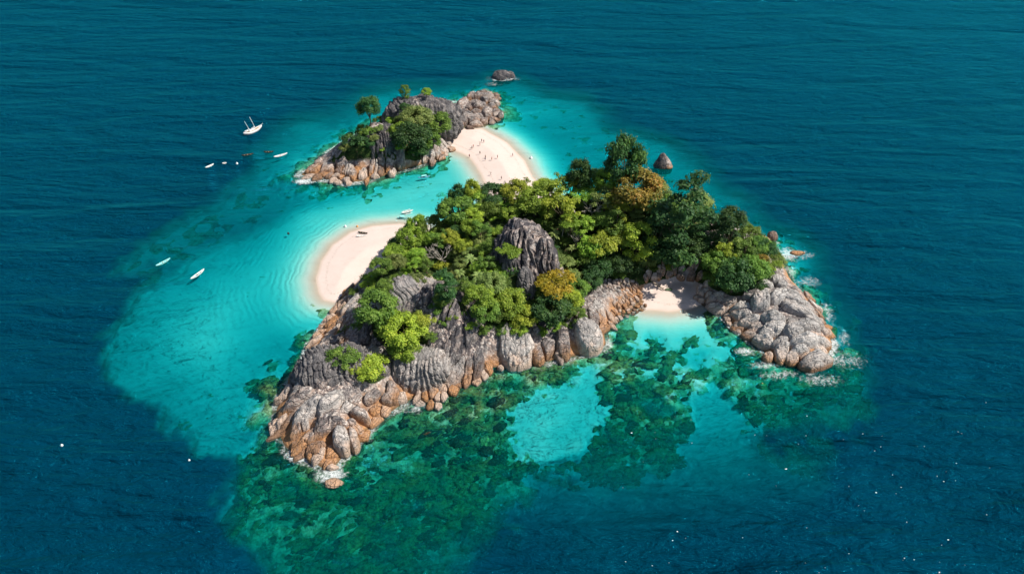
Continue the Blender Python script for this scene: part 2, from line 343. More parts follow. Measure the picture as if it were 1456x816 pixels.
def mat_water():
    n = NT('sea_water')
    P = n.pos(); dep = n.at('depth'); foam = n.at('foam'); calm = n.at('calm')
    # waves: wind chop crossing a longer swell
    Pw = n.vmath('ADD', P, n.vmath('SCALE', n.noise(P, .02, 2, out=1), (0, 0, 0)))
    w1 = n.noise(n.mapping(Pw, (.35, 1.0, 1), (0, 0, R(14))), .18, 5, .62, .6)
    w2 = n.noise(n.mapping(Pw, (.45, 1.0, 1), (0, 0, R(-20))), .42, 5, .62, .4)
    w3 = n.noise(n.mapping(Pw, (.5, 1.0, 1), (0, 0, R(5))), 1.3, 4, .6, .3)
    sw = n.noise(n.mapping(Pw, (.22, 1.0, 1), (0, 0, R(12))), .055, 3, .5, .8)
    h = n.math('ADD', n.math('MULTIPLY', w1, 1.5), n.math('ADD', n.math('MULTIPLY', w2, .8), n.math('MULTIPLY', w3, .22)))
    h = n.math('ADD', h, n.math('MULTIPLY', sw, 5.0))
    gust = n.math('ADD', .65, n.math('MULTIPLY', n.noise(P, .012, 3), .7))
    nb = n.bump(h, n.math('MULTIPLY', n.math('MULTIPLY', calm, gust), 2.0), 1.4)
    nf = n.bump(h, n.math('MULTIPLY', calm, .95), 1.0)
    # what the water column does to light: red goes first, then green
    def ex(k): return n.math('POWER', 2.718, n.math('MULTIPLY', dep, -k))
    t = n.n('ShaderNodeCombineColor'); n.set(t.inputs[0], ex(.50)); n.set(t.inputs[1], ex(.048)); n.set(t.inputs[2], ex(.020))
    tr = n.n('ShaderNodeBsdfTransparent'); n.set(tr.inputs[0], t.outputs[0])
    body = n.n('ShaderNodeBsdfDiffuse')
    bc = n.mix(n.step(dep, 3, 15), (.0, .145, .125), (.0, .035, .070))
    n.set(body.inputs[0], bc); n.set(body.inputs[2], nb)
    m1 = n.n('ShaderNodeMixShader'); n.set(m1.inputs[0], n.math('MULTIPLY', n.math('SUBTRACT', 1.0, n.math('POWER', 2.718, n.math('MULTIPLY', n.math('MULTIPLY', dep, dep), -.0105))), .98))
    n.t.links.new(tr.outputs[0], m1.inputs[1]); n.t.links.new(body.outputs[0], m1.inputs[2])
    gl = n.n('ShaderNodeBsdfGlossy'); gl.inputs[0].default_value = (.02, .66, 1.0, 1); gl.inputs['Roughness'].default_value = .12; n.set(gl.inputs['Normal'], nb)
    fr = n.n('ShaderNodeFresnel'); fr.inputs[0].default_value = 1.33; n.set(fr.inputs[1], nf)
    m2 = n.n('ShaderNodeMixShader'); n.set(m2.inputs[0], n.math('MULTIPLY', fr.outputs[0], 1.0, 0, True)); n.t.links.new(m1.outputs[0], m2.inputs[1]); n.t.links.new(gl.outputs[0], m2.inputs[2])
    # foam
    fn = n.math('ADD', n.math('MULTIPLY', n.noise(P, .32, 9, .78, 1.5), .9), n.math('MULTIPLY', n.voro(P, .7, 'DISTANCE_TO_EDGE'), -.25)); fn = n.math('ADD', fn, .02)
    fm = n.math('MULTIPLY', n.step(n.math('ADD', n.math('SUBTRACT', foam, 1.0), fn), -.05, .30), n.math('MULTIPLY', n.step(n.noise(P, 1.6, 6, .8), .32, .56), .85))
    fd = n.n('ShaderNodeBsdfDiffuse'); n.set(fd.inputs[0], (.78, .82, .82))
    m3 = n.n('ShaderNodeMixShader'); n.set(m3.inputs[0], fm); n.t.links.new(m2.outputs[0], m3.inputs[1]); n.t.links.new(fd.outputs[0], m3.inputs[2])
    return n.done(m3.outputs[0])

def simple(name, c, rough=.7, spec=.3, metal=0, var=.25, sc=3.0):
    n = NT(name); P = n.pos()
    cc = n.mix(n.math('MULTIPLY', n.noise(P, sc, 4), var), c, tuple(x * .45 for x in c))
    return n.done(n.bsdf(cc, rough, n.bump(n.noise(P, sc * 3, 3), .2, .05), spec, metal))

def mat_leaf(name, c1, c2, c3):
    n = NT(name)
    v = n.at('tone'); oi = n.n('ShaderNodeObjectInfo').outputs['Random']
    c = n.mix(n.step(v, .0, .62), c1, c2); c = n.mix(n.step(v, .68, 1.0), c, c3)
    hsv = n.n('ShaderNodeHueSaturation'); n.set(hsv.inputs['Hue'], n.math('ADD', .485, n.math('MULTIPLY', oi, .03))); n.set(hsv.inputs['Value'], n.math('ADD', .95, n.math('MULTIPLY', oi, .45))); n.set(hsv.inputs['Color'], c)
    d = n.bsdf(hsv.outputs[0], .55, None, .35)
    t = n.n('ShaderNodeBsdfTranslucent'); n.set(t.inputs[0], n.mix(.5, hsv.outputs[0], (.35, .5, .05), 'MULTIPLY')); 
    n.set(t.inputs[0], hsv.outputs[0])
    m = n.n('ShaderNodeMixShader'); n.set(m.inputs[0], .45); n.t.links.new(d, m.inputs[1]); n.t.links.new(t.outputs[0], m.inputs[2])
    return n.done(m.outputs[0])

M = dict(rock=mat_rock(), ground=mat_terrain(), water=mat_water(),
         bark=simple('bark', (.14, .10, .07)), pale=simple('pale_bark', (.42, .38, .33)),
         white=simple('white_hull', (.78, .78, .76), .4), deck=simple('deck_wood', (.40, .30, .20)), mast=simple('mast_metal', (.75, .75, .74), .35),
         dark=simple('dark_hull', (.035, .04, .03)), aqua=simple('aqua_hull', (.28, .72, .70), .4), blue=simple('blue_cloth', (.10, .42, .55)),
         drift=simple('driftwood', (.33, .27, .21)), orange=simple('orange_float', (.75, .32, .08)))
LM = dict(
    mid=mat_leaf('mid_green_leaf', (0.056, 0.119, 0.022), (0.15, 0.25, 0.04), (0.3, 0.4, 0.075)),
    bright=mat_leaf('bright_green_leaf', (0.1, 0.188, 0.022), (0.25, 0.388, 0.044), (0.475, 0.575, 0.088)),
    dark=mat_leaf('dark_green_leaf', (0.022, 0.065, 0.022), (0.055, 0.13, 0.035), (0.14, 0.24, 0.05)),
    yellow=mat_leaf('yellow_green_leaf', (0.138, 0.2, 0.022), (0.338, 0.413, 0.044), (0.6, 0.6, 0.088)),
    gold=mat_leaf('golden_leaf', (0.163, 0.175, 0.015), (0.413, 0.338, 0.025), (0.65, 0.475, 0.062)),
    rust=mat_leaf('rust_leaf', (0.075, 0.106, 0.022), (0.275, 0.213, 0.037), (0.575, 0.3, 0.069)),
    olive=mat_leaf('olive_leaf', (0.088, 0.138, 0.037), (0.213, 0.275, 0.075), (0.4, 0.425, 0.138)))

# ------------------------------------------------------------------ object helpers
def tag(o, label=None, cat=None, group=None, kind=None):
    if label: o['label'] = label
    if cat: o['category'] = cat
    if group: o['group'] = group
    if kind: o['kind'] = kind
    return o
def link(name, me, mat=None, parent=None, loc=None):
    o = bpy.data.objects.new(name, me); col.objects.link(o)
    if mat is not None and len(me.materials) == 0: me.materials.append(mat)
    if parent: o.parent = parent
    if loc is not None: o.location = loc
    return o
def empty(name, loc, rz=0, sc=1):
    o = bpy.data.objects.new(name, None); col.objects.link(o); o.location = loc; o.rotation_euler = (0, 0, rz); o.scale = (sc, sc, sc) if np.isscalar(sc) else sc
    o.empty_display_size = .5
    return o

# ------------------------------------------------------------------ ground and sea
xs = axis(-215, 215, .7, 30000); ys = axis(100, 440, .7, 30000)
Xg, Yg = np.meshgrid(xs, ys)
Z, D, REEFM, ROCKM, INB, DBE, DLA, DRK = fields(Xg, Yg)
ix0 = int(np.argmin(abs(xs + 215))); ix1 = int(np.argmin(abs(xs - 215))); iy0 = int(np.argmin(abs(ys - 100))); iy1 = int(np.argmin(abs(ys - 440)))
def samp(A, x, y):
    fx = np.clip((np.asarray(x, float) + 215) / .7, 0, ix1 - ix0 - 1.001); fy = np.clip((np.asarray(y, float) - 100) / .7, 0, iy1 - iy0 - 1.001)
    i = fx.astype(int); j = fy.astype(int); u = fx - i; v = fy - j; i = i + ix0; j = j + iy0
    return (A[j, i] * (1 - u) + A[j, i + 1] * u) * (1 - v) + (A[j + 1, i] * (1 - u) + A[j + 1, i + 1] * u) * v
def boxblur(A, k):
    for ax in (0, 1):
        c = np.cumsum(np.pad(A, [(k + 1, k) if a == ax else (0, 0) for a in (0, 1)], mode='edge'), axis=ax)
        A = (np.take(c, range(2 * k + 1, c.shape[ax]), ax) - np.take(c, range(0, c.shape[ax] - 2 * k - 1), ax)) / (2 * k + 1)
    return A
Zs = boxblur(boxblur(np.maximum(Z, -1.5), 3), 3)         # smoothed ground the boulders follow
def ground(x, y): return samp(Z, x, y)
def hit(px, py, hc=0.0):               # first point seen at that pixel, hc above the ground
    dx, dy, dz = (float(v) for v in ray(px, py))
    t0 = (45 - CAM_H) / dz; t1 = (0 - CAM_H) / dz * 1.03
    t = np.linspace(t0, t1, 900)
    z = CAM_H + dz * t - (np.maximum(samp(Zs, dx * t, dy * t), 0) + hc)
    k = int(np.argmax(z <= 0)) if (z <= 0).any() else 899
    return dx * t[k], dy * t[k]

CANOPY = [[(515,388),(540,355),(570,328),(610,315),(640,290),(670,280),(720,278),(770,268),(800,248),(850,245),(900,262),(960,280),(1000,305),(1008,355),(960,385),(905,400),(880,398),(850,392),(832,405),(828,440),(800,462),(740,465),(690,455),(655,440),(640,400),(618,385),(580,388),(545,405),(518,405),(540,360),(570,330)],
          [(1005,350),(1035,310),(1060,330),(1090,355),(1110,388),(1075,412),(1040,415),(1000,398),(985,385)],
          [(505,440),(540,425),(570,440),(612,465),(605,500),(575,515),(550,490),(520,460)],
          [(468,505),(495,492),(560,522),(530,540),(492,528)],
          [(555,165),(575,150),(620,162),(642,185),(610,222),(575,222),(560,190)],
          [(515,150),(545,155),(540,168),(518,170)], [(480,212),(500,188),(530,192),(520,215),(490,222)]]
vegm = np.zeros(Z.shape)
sub = (slice(iy0, iy1 + 1), slice(ix0, ix1 + 1))
pxg, pyg = proj(Xg[sub], Yg[sub], np.maximum(Zs[sub], 0) + 2.5)
vv = np.zeros(pxg.shape)
for c in CANOPY: vv = np.maximum(vv, ss(4, -6, sd(pxg, pyg, np.array(c, float))))
vegm[sub] = vv * ss(1.0, 2.2, Z[sub])
# the far slope, out of sight from here but green as well
vegm[sub] = np.maximum(vegm[sub], ss(3, 6, Z[sub]) * ss(250, 262, Yg[sub] + .12 * Xg[sub]) * (Yg[sub] < 320) * ss(75, 60, Xg[sub]))

me = grid_mesh('island_ground', xs, ys, Z)
for nm, A in (('rock', ROCKM), ('reef', REEFM), ('veg', vegm), ('depth', D), ('beach', np.clip(DBE, -20, 200))): attr(me, nm, A.ravel())
tag(link('ground', me, M['ground']), 'sandy sea bed rising into reef, beaches and rocky island ground', kind='structure')

xw = axis(-215, 215, 1.0, 30000); yw = axis(96, 440, 1.0, 30000)
Xw, Yw = np.meshgrid(xw, yw)
dw = samp(D, Xw, Yw); far = (abs(Xw) > 214) | (Yw > 438) | (Yw < 101); dw = np.where(far, 17, dw)
drk = np.where(far, 99, samp(DRK, Xw, Yw)); dbe = np.where(far, 99, samp(DBE, Xw, Yw))
foam = ss(3.4, .0, drk) * ss(1.0, 4.0, dbe) * (.56 + .18 * vnoise(Xw / 9, Yw / 9, s=15))
SURF = [(590,580,9,5,.62),(470,675,9,6,.75),(455,655,7,5,.6),(690,525,5,3,.5),(860,500,7,3,.6),(1060,500,7,4,.7),(1085,520,9,4,.66),(1110,533,14,5,.64),(1195,512,17,9,.64),(1165,540,17,7,.62),(1198,480,5,9,.62),(1175,440,5,9,.62),(1122,362,8,9,.70),(1140,362,11,6,.64),(1150,400,9,7,.62),(1125,385,5,7,.66),(520,625,8,4,.56),(385,600,3,8,.5),(770,525,9,3,.58),(1105,345,4,3,.6),(715,112,14,5,.75),(700,120,10,5,.6),(432,258,9,4,.8),(640,145,10,4,.7),(1180,450,5,9,.62),(935,237,4,1.6,.72),(472,685,6,4,.6),(800,517,14,2,.6),(1025,445,5,8,.5)]
for (px, py, rx, ry, a) in SURF:
    cx, cy_ = G(px, py); foam = np.maximum(foam, a * np.exp(-(((Xw - cx) / rx) ** 2 + ((Yw - cy_) / ry) ** 2)))
# swash lines on the sand
foam = np.maximum(foam, .55 * np.exp(-((dbe - 9.5) / .35) ** 2) * (Xw < -65) * (Yw > 205) * ss(236, 222, Yw))
foam = np.maximum(foam, .50 * np.exp(-((dbe - .6) / .45) ** 2) * ss(-.2, .3, vnoise(Xw / 12, Yw / 12, s=5)))
shelt = ss(60, 10, dbe)
calm = 1 - .55 * shelt
mw = grid_mesh('sea_surface', xw, yw, np.zeros(Xw.shape))
for nm, A in (('depth', dw), ('foam', foam), ('calm', calm)): attr(mw, nm, A.ravel())
tag(link('sea_water', mw, M['water']), 'clear turquoise to deep blue sea water', kind='structure')
#PART2

# ------------------------------------------------------------------ boulders: each its own closed-in mesh, packed the way jointed granite splits
def square_disc(N):
    a = np.linspace(-1, 1, N)
    u, v = np.meshgrid(a, a)
    x = u * np.sqrt(1 - v * v / 2); y = v * np.sqrt(1 - u * u / 2)
    i = (np.arange(N - 1)[:, None] * N + np.arange(N - 1)[None, :]).reshape(-1)
    return x.ravel(), y.ravel(), np.stack([i, i + 1, i + N + 1, i + N], -1)
SQ = {}
def clip_cell(c, others, box):
    P = [np.array(p) for p in box]
    for o in others:
        m = (c + o) / 2; n = o - c; Q = []
        for i in range(len(P)):
            a, b = P[i], P[(i + 1) % len(P)]
            da = (a - m) @ n; db_ = (b - m) @ n
            if da <= 0: Q.append(a)
            if da * db_ < 0: Q.append(a + (b - a) * da / (da - db_))
        P = Q
        if len(P) < 3: return None
    return np.array(P)
def boulder(name, cx, cy, poly, th, Hh, seed, flute=0.0, fw=1.4, tilt=0.0, dark=0.0, sq=.55, sink=.8, own=None, rough=1.0, N=None):
    """poly: corners in world metres about (cx, cy); th: grain direction; Hh: height above the ground it follows"""
    ang = np.linspace(-math.pi, math.pi, 97)
    ca, sa = np.cos(ang), np.sin(ang); rad = np.full(ang.shape, 1e9)
    n = len(poly)
    for i in range(n):
        a, b = poly[i], poly[(i + 1) % n]
        ex, ey = b - a
        den = ca * ey - sa * ex
        with np.errstate(divide='ignore', invalid='ignore'): t = (a[0] * ey - a[1] * ex) / den
        rad = np.where((t > 0) & (den != 0), np.minimum(rad, t), rad)
    rad[rad > 1e8] = np.min(rad)
    for _ in range(2): rad[:-1] = (np.roll(rad[:-1], 1) + 2 * rad[:-1] + np.roll(rad[:-1], -1)) / 4; rad[-1] = rad[0]
    size = float(np.mean(rad))
    if N is None: N = int(np.clip(size * 9, 15, 80))
    if N not in SQ: SQ[N] = square_disc(N)
    dx, dy, F = SQ[N]
    r = np.hypot(dx, dy); a = np.arctan2(dy, dx)
    rr = np.interp(a, ang, rad)
    x = cx + dx * rr; y = cy + dy * rr
    prof = np.clip(1 - r ** 3.2, 0, 1) ** sq
    c, s = math.cos(th), math.sin(th)
    al = (x - cx) * c + (y - cy) * s; ac = -(x - cx) * s + (y - cy) * c
    base = samp(Zs, x, y) if own is None else own
    z = base + prof * Hh + tilt * al * prof
    nn = fbm(x / (size * .8 + .5), y / (size * .8 + .5), z / (size + 1), o=3, s=seed)
    z += nn * prof * Hh * .30 * rough
    if flute:
        q = ac / fw + nn * .9 + fbm(x / 7, y / 7, o=2, s=seed + 3) * .8
        lob = np.abs(np.sin(math.pi * q)) ** .45
        z -= flute * (1 - lob) * np.clip(prof * 1.5, 0, 1)
    cr_ = np.abs(fbm(x / 2.6, y / 2.6, z / 2.6, o=2, s=seed % 50 + 7)); z -= (1 - ss(0, .07, cr_)) * min(.16 * size, .7) * np.clip(prof * 2, 0, 1)
    st_ = vnoise(x / 1.9 + 5, y / 1.9, z / 1.9, seed % 40); z += np.where(st_ > .15, .12, -.1) * min(size, 3) * .7 * np.clip(prof * 1.3, 0, 1) * rough
    e = ss(.86, 1.0, r)
    z = z - e * (sink + .25 * Hh)
    k = 1 + .05 * fbm(x / 1.3, y / 1.3, z / 1.3, o=3, s=seed + 9)
    co = np.stack([(x - cx) * k, (y - cy) * k, z], -1)
    z0 = float(samp(Zs, cx, cy)) if own is None else own
    co[:, 2] -= z0
    # a bottom, so the stone is a closed body
    ring = np.where(r > .999)[0]; ring = ring[np.argsort(a[ring])]
    bot = co[ring].copy(); bot[:, :2] *= .6; bot[:, 2] = co[ring, 2].min() - .3
    nb = len(co); nr = len(ring)
    q1 = np.arange(nr); q2 = (q1 + 1) % nr
    F2 = np.stack([ring[q1], nb + q1, nb + q2, ring[q2]], -1)
    cb = nb + nr
    tri = np.stack([nb + q1, np.full(nr, cb), np.full(nr, cb), nb + q2], -1)
    co2 = np.vstack([co, bot, [[0, 0, bot[0, 2]]]])
    F3 = F2
    me = bpy.data.meshes.new(name)
    raw_mesh(me, co2, np.vstack([F, F3]))
    fl = np.stack([ac / max(fw, .5) + seed * 3.1, al / max(fw, .5), z * .3], -1)
    fl = np.vstack([fl, np.zeros((nr + 1, 3))])
    attr(me, 'flow', fl); attr(me, 'dark', np.full(len(co2), dark))
    o = link(name, me, M['rock'], None, (cx, cy, z0))
    o['_s'] = size
    return o

ROCKS = []          # (object, zone, visible pixel, size)
def note(o, zone, px=None):
    x, y, z = o.location
    p = proj(x, y, z + 1) if px is None else px
    ROCKS.append((o, zone, p, o['_s']))
TAKEN = []          # footprints already filled by hand-placed stones
def stone(px, py, wpx, hpx, rot, zone, Hh=None, name='boulder', flute=0, fw=1.4, dark=0, sq=.5, seed=None, hc=1.0, sides=9, own=None, N=None, tilt=0, noisy=.16, rough=1.0, sink=.8):
    """one hand-placed stone: centre, width and depth in photo pixels, rot = grain direction in the ground plane (degrees)"""
    seed = seed or int(px * 7 + py * 13)
    rng = np.random.RandomState(seed % 99999)
    x, y = hit(px, py, hc) if own is None else G(px, py, own + hc); x = float(x); y = float(y)
    m = mpp(x, y, 3)
    a_, b_ = wpx * m / 2, hpx * m / 2
    th = R(rot); c, s = math.cos(th), math.sin(th); P = []
    for k in range(sides):
        t = 2 * math.pi * (k + rng.uniform(-.25, .25)) / sides
        f = 1 + rng.uniform(-noisy, noisy)
        u, v = a_ * math.cos(t) * f, b_ * math.sin(t) * f
        P.append((u * c - v * s, u * s + v * c))
    if Hh is None: Hh = min(a_, b_) * .8
    TAKEN.append((x, y, max(a_, b_), min(a_, b_), th))
    o = boulder(name, x, y, np.array(P), th, Hh, seed, flute, fw, tilt, dark, sq, sink, own, rough, N)
    note(o, zone)
    return o
def is_taken(x, y, k=.8):
    for (tx, ty, a, b, th) in TAKEN:
        u = (x - tx) * math.cos(th) + (y - ty) * math.sin(th); v = -(x - tx) * math.sin(th) + (y - ty) * math.cos(th)
        if (u / a) ** 2 + (v / b) ** 2 < k: return True
    return False
def pack(zone, pix, sp, asp, dirf, hf, seed, flute=0, dark=0, sq=.5, jit=.46, fwf=.28, name='boulder', gap=.93, keep=1.0, lowz=None):
    """jointed rock: an uneven net of cells stretched along the grain, one boulder per cell"""
    rng = np.random.RandomState(seed)
    P = np.array([hit(p[0], p[1], .6) for p in pix])
    c0 = P.mean(0)
    th = R(dirf); c, s = math.cos(th), math.sin(th)
    Q = P - c0; U = np.stack([(Q[:, 0] * c + Q[:, 1] * s) / asp, -Q[:, 0] * s + Q[:, 1] * c], -1)
    lo, hi = U.min(0) - sp, U.max(0) + sp
    S = []
    for j, v in enumerate(np.arange(lo[1], hi[1], sp * .88)):
        for u in np.arange(lo[0], hi[0], sp):
            S.append((u + (j % 2) * sp / 2 + rng.uniform(-jit, jit) * sp, v + rng.uniform(-jit, jit) * sp))
    S = np.array(S)
    wx = c0[0] + S[:, 0] * asp * c - S[:, 1] * s; wy = c0[1] + S[:, 0] * asp * s + S[:, 1] * c
    ins = sd(wx, wy, P)
    n = 0
    for i in range(len(S)):
        if ins[i] > .0 or is_taken(wx[i], wy[i]) or rng.rand() > keep: continue
        if lowz is not None and samp(Zs, wx[i], wy[i]) < lowz: continue
        d = np.hypot(*(S - S[i]).T); near = S[(d > 0) & (d < sp * 2.6)]
        box = S[i] + np.array([(-sp, -sp), (sp, -sp), (sp, sp), (-sp, sp)]) * .95
        C = clip_cell(S[i], near, box)
        if C is None: continue
        C = (C - S[i]) * gap
        W_ = np.stack([C[:, 0] * asp * c - C[:, 1] * s, C[:, 0] * asp * s + C[:, 1] * c], -1)
        size = math.sqrt(abs(sum(W_[k][0] * W_[(k + 1) % len(W_)][1] - W_[(k + 1) % len(W_)][0] * W_[k][1] for k in range(len(W_)))) / 2)
        Hh = hf * size * rng.uniform(.65, 1.35)
        o = boulder(name, float(wx[i]), float(wy[i]), W_, th, Hh, seed * 100 + i, flute * size * .12, max(size * fwf, .7), 0, dark * rng.uniform(.3, 1), sq, .7)
        note(o, zone); n += 1
    return n

# --- great domes with fluted sides
def dome(name, px, py, rx, ry, rz, rot, zc, seed, fw=1.8, dep=1.1, dark=.5, lean=(0, 0), label=None, npow=2.3, axis_ang=0):
    """an ellipsoid of rock centred on the ground under pixel (px,py at height zc); flutes run down its sides across axis_ang"""
    x, y = G(px, py, zc); x = float(x); y = float(y)
    nu, nv = 220, 90
    u = np.linspace(0, 2 * math.pi, nu, endpoint=False); v = np.linspace(0, 1, nv) ** .9
    U, V = np.meshgrid(u, v)
    ph = V * math.pi * .62
    sx = np.sin(ph) * np.cos(U); sy = np.sin(ph) * np.sin(U); sz = np.cos(ph)
    f = lambda t: np.sign(t) * np.abs(t) ** (2 / npow)
    X = rx * f(sx); Y_ = ry * f(sy); Zz = rz * f(sz)
    nn = fbm(X / 6 + seed, Y_ / 6, Zz / 8, o=4, s=seed); n2 = fbm(X / 1.8, Y_ / 1.8, Zz / 2.5, o=3, s=seed + 4)
    k = 1 + .14 * nn
    X, Y_, Zz = X * k, Y_ * k, Zz * k
    ca, sa = math.cos(R(axis_ang)), math.sin(R(axis_ang))
    s_ = (X * ca + Y_ * sa)
    t_ = (-X * sa + Y_ * ca)
    q = s_ / fw + nn * 1.3 + .12 * t_ / fw + .25 * fbm(X / 3, Y_ / 3, Zz / 9, o=2, s=seed + 5)
    lob = np.abs(np.sin(math.pi * q)) ** .5
    lob2 = np.abs(np.sin(math.pi * (q * 2.3 + nn))) ** .6
    dd = dep * ((1 - lob) + .3 * (1 - lob2)) * ss(0, .35, V) * (.6 + .6 * ss(-.2, .4, fbm(X / 9, Y_ / 9, o=2, s=seed + 8)))
    L = np.sqrt((X / rx ** 2) ** 2 + (Y_ / ry ** 2) ** 2 + (Zz / rz ** 2) ** 2) + 1e-6
    cz = np.abs(fbm(X / 4.0 + seed, Y_ / 4.0, Zz / 5.5, o=3, s=seed + 21)); dd = dd + .6 * (1 - ss(0, .05, cz)) * ss(0, .2, V)
    st_ = vnoise(X / 3.1, Y_ / 3.1, Zz / 4 + seed, seed + 33); dd = dd - np.clip(st_ * 4, -1, 1) * .14
    X = X - dd * X / rx ** 2 / L + n2 * .18; Y_ = Y_ - dd * Y_ / ry ** 2 / L + n2 * .18; Zz = Zz - dd * np.maximum(Zz, 0) / rz ** 2 / L
    X = X + lean[0] * Zz; Y_ = Y_ + lean[1] * Zz
    co = np.stack([X, Y_, Zz], -1).reshape(-1, 3)
    i = (np.arange(nv - 1)[:, None] * nu + np.arange(nu)[None, :]); j = (np.arange(nv - 1)[:, None] * nu + (np.arange(nu)[None, :] + 1) % nu)
    F = np.stack([i, i + nu, j + nu, j], -1).reshape(-1, 4)
    F = F[:, ::1]
    me = bpy.data.meshes.new(name); raw_mesh(me, co, F)
    attr(me, 'flow', np.stack([q.ravel() * 1.2, V.ravel() * 6, nn.ravel()], -1)); attr(me, 'dark', np.full(len(co), dark))
    o = link(name, me, M['rock'], None, (x, y, zc)); o.rotation_euler = (0, 0, R(rot))
    o['_s'] = max(rx, ry)
    return tag(o, label, 'rock dome')

g0 = 'fluted granite domes rising out of the trees'
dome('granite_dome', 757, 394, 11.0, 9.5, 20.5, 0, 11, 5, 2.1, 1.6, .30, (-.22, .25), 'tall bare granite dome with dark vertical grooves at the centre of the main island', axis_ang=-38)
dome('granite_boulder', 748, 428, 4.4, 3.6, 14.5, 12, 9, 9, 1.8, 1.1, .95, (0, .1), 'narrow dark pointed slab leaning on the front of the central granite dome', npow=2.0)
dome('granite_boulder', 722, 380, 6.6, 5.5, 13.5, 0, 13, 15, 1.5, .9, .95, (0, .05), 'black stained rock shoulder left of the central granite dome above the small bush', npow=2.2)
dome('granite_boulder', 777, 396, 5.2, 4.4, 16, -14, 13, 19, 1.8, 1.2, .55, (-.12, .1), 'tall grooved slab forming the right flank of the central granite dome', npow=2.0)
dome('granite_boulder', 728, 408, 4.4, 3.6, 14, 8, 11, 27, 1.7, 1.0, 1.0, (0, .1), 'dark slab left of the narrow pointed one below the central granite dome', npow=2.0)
dome('granite_dome', 583, 432, 11.5, 8.5, 9.5, 0, 12.5, 21, 1.7, 1.2, .50, (0, .0), 'grooved grey brown dome above the yellow green trees of the west headland', axis_ang=20)
dome('granite_slope', 655, 452, 8.5, 11.5, 9.5, 0, 9, 23, 1.6, 1.3, .35, (0, .1), 'steep pinkish fluted slope running down right of the grooved west dome', axis_ang=25)
dome('granite_cliff', 478, 540, 13.5, 9.0, 11.5, 10, 2.5, 31, 1.6, 1.3, .95, (0, .0), 'dark shaded cliff with deep vertical grooves on the west headland below the shrubs', axis_ang=0, npow=2.6)  # the shade on this face is put into the rock colour as a high dark value
dome('granite_cliff', 600, 530, 10, 7.5, 9, -10, 3.0, 33, 1.7, 1.3, .35, (0, .1), 'fluted grey rock face above the orange stones on the south shore of the west headland', axis_ang=0, npow=2.4)
dome('granite_dome', 602, 172, 19, 9.5, 11.5, -8, 8.0, 41, 2.1, 1.4, 1.0, (0, .0), 'long striped dark dome crowning the small north islet', axis_ang=12)
dome('granite_boulder', 543, 208, 8.5, 8.5, 9.5, 0, 7, 43, 1.6, 1.1, 1.0, (0, .1), 'purple grey striped slab sloping down left of the trees on the small north islet', axis_ang=15)

# --- hand-placed stones the eye picks out
Z_SW = 'at the tip of the west headland'
for a in [(418,573,62,24,28,3.6), (398,612,70,14,38,1.6), (440,582,60,26,40,4.0), (470,575,55,22,52,4.5), (432,628,62,14,42,2.0), (465,604,52,26,58,3.8),
          (452,640,32,18,62,2.0)]:
    stone(*a[:5], Z_SW, Hh=a[5], sq=.45, hc=.8, flute=.25, fw=2.4)
stone(487,630,26,44,10,Z_SW,Hh=6.2,sq=.42,hc=1.5,flute=.5,fw=3.2); stone(503,628,18,40,15,Z_SW,Hh=5.2,sq=.45,hc=1.5)
stone(505,608,30,16,-20,Z_SW,Hh=3.6,sq=.5,hc=1.5); stone(514,592,34,16,-10,Z_SW,Hh=4.4,sq=.5,hc=1.5); stone(482,606,32,20,20,Z_SW,Hh=4.4,hc=1.5)
stone(473,664,22,12,10,Z_SW,Hh=2.0,own=-.7,hc=1.2); stone(443,652,14,22,40,Z_SW,Hh=2.4,own=-.5,hc=1.2); stone(513,618,10,9,0,Z_SW,Hh=2.4,hc=.8)
Z_E = 'on the east headland'
for a in [(1160,516,58,28,14,5.2), (1098,468,46,24,8,3.4), (1100,452,40,20,-30,4.0), (1128,470,34,26,20,3.8), (1148,462,44,18,6,3.8), (1144,484,48,20,4,4.2), (1112,500,34,22,70,3.6),
          (1126,510,18,24,80,3.2), (1135,498,30,12,5,3.2), (1170,486,36,14,10,3.0), (1082,428,34,30,60,4.6), (1108,420,38,22,35,3.8), (1138,440,52,18,-16,3.4), (1130,425,44,14,-20,3.2), (1160,455,36,12,-10,2.8),
          (1096,393,14,16,60,3.2), (1104,398,16,18,80,3.6), (1112,404,18,12,10,3.0), (1065,455,34,16,-10,2.6), (1085,484,34,18,-40,3.2), (1108,486,26,16,10,3.2), (1065,476,26,14,-35,2.0), (1092,506,20,18,60,2.8), (1160,435,30,14,-35,2.6)]:
    stone(a[0], a[1], a[2], a[3], a[4], Z_E, Hh=a[5] * .95, sq=.42, hc=1.5, noisy=.12, dark=-.5, flute=.25, fw=1.8, rough=.7)
Z_M = 'along the south shore cliffs'
stone(733,488,64,54,85,Z_M,Hh=4.4,sq=.42,hc=2,flute=.9,fw=2.6,noisy=.1); stone(800,486,22,44,6,Z_M,Hh=4.6,sq=.42,hc=2,flute=.4); stone(838,478,48,44,-20,Z_M,Hh=6.4,sq=.42,hc=2,flute=.35,fw=5,noisy=.1)
stone(712,522,12,12,0,Z_M,Hh=1.8,own=-.3,hc=1); stone(740,520,13,12,0,Z_M,Hh=2.2,own=-.3,hc=1); stone(727,518,28,7,5,Z_M,Hh=1.6,own=-.3,hc=1)
Z_N = 'in the rock tail of the north islet'
for a in [(684,135,30,12,20,3.2), (657,151,26,15,40,4.0), (680,150,24,14,0,3.8), (693,162,20,14,30,4.8), (668,167,34,15,-5,3.4), (676,176,24,9,0,2.6), (653,176,14,14,60,3.0), (700,148,12,6,10,2.2), (667,138,16,8,30,3.0), (712,164,13,9,60,3.4)]:
    stone(*a[:5], Z_N, Hh=a[5], own=-.4 if a[0] > 700 else None, sq=.5, hc=1.5)

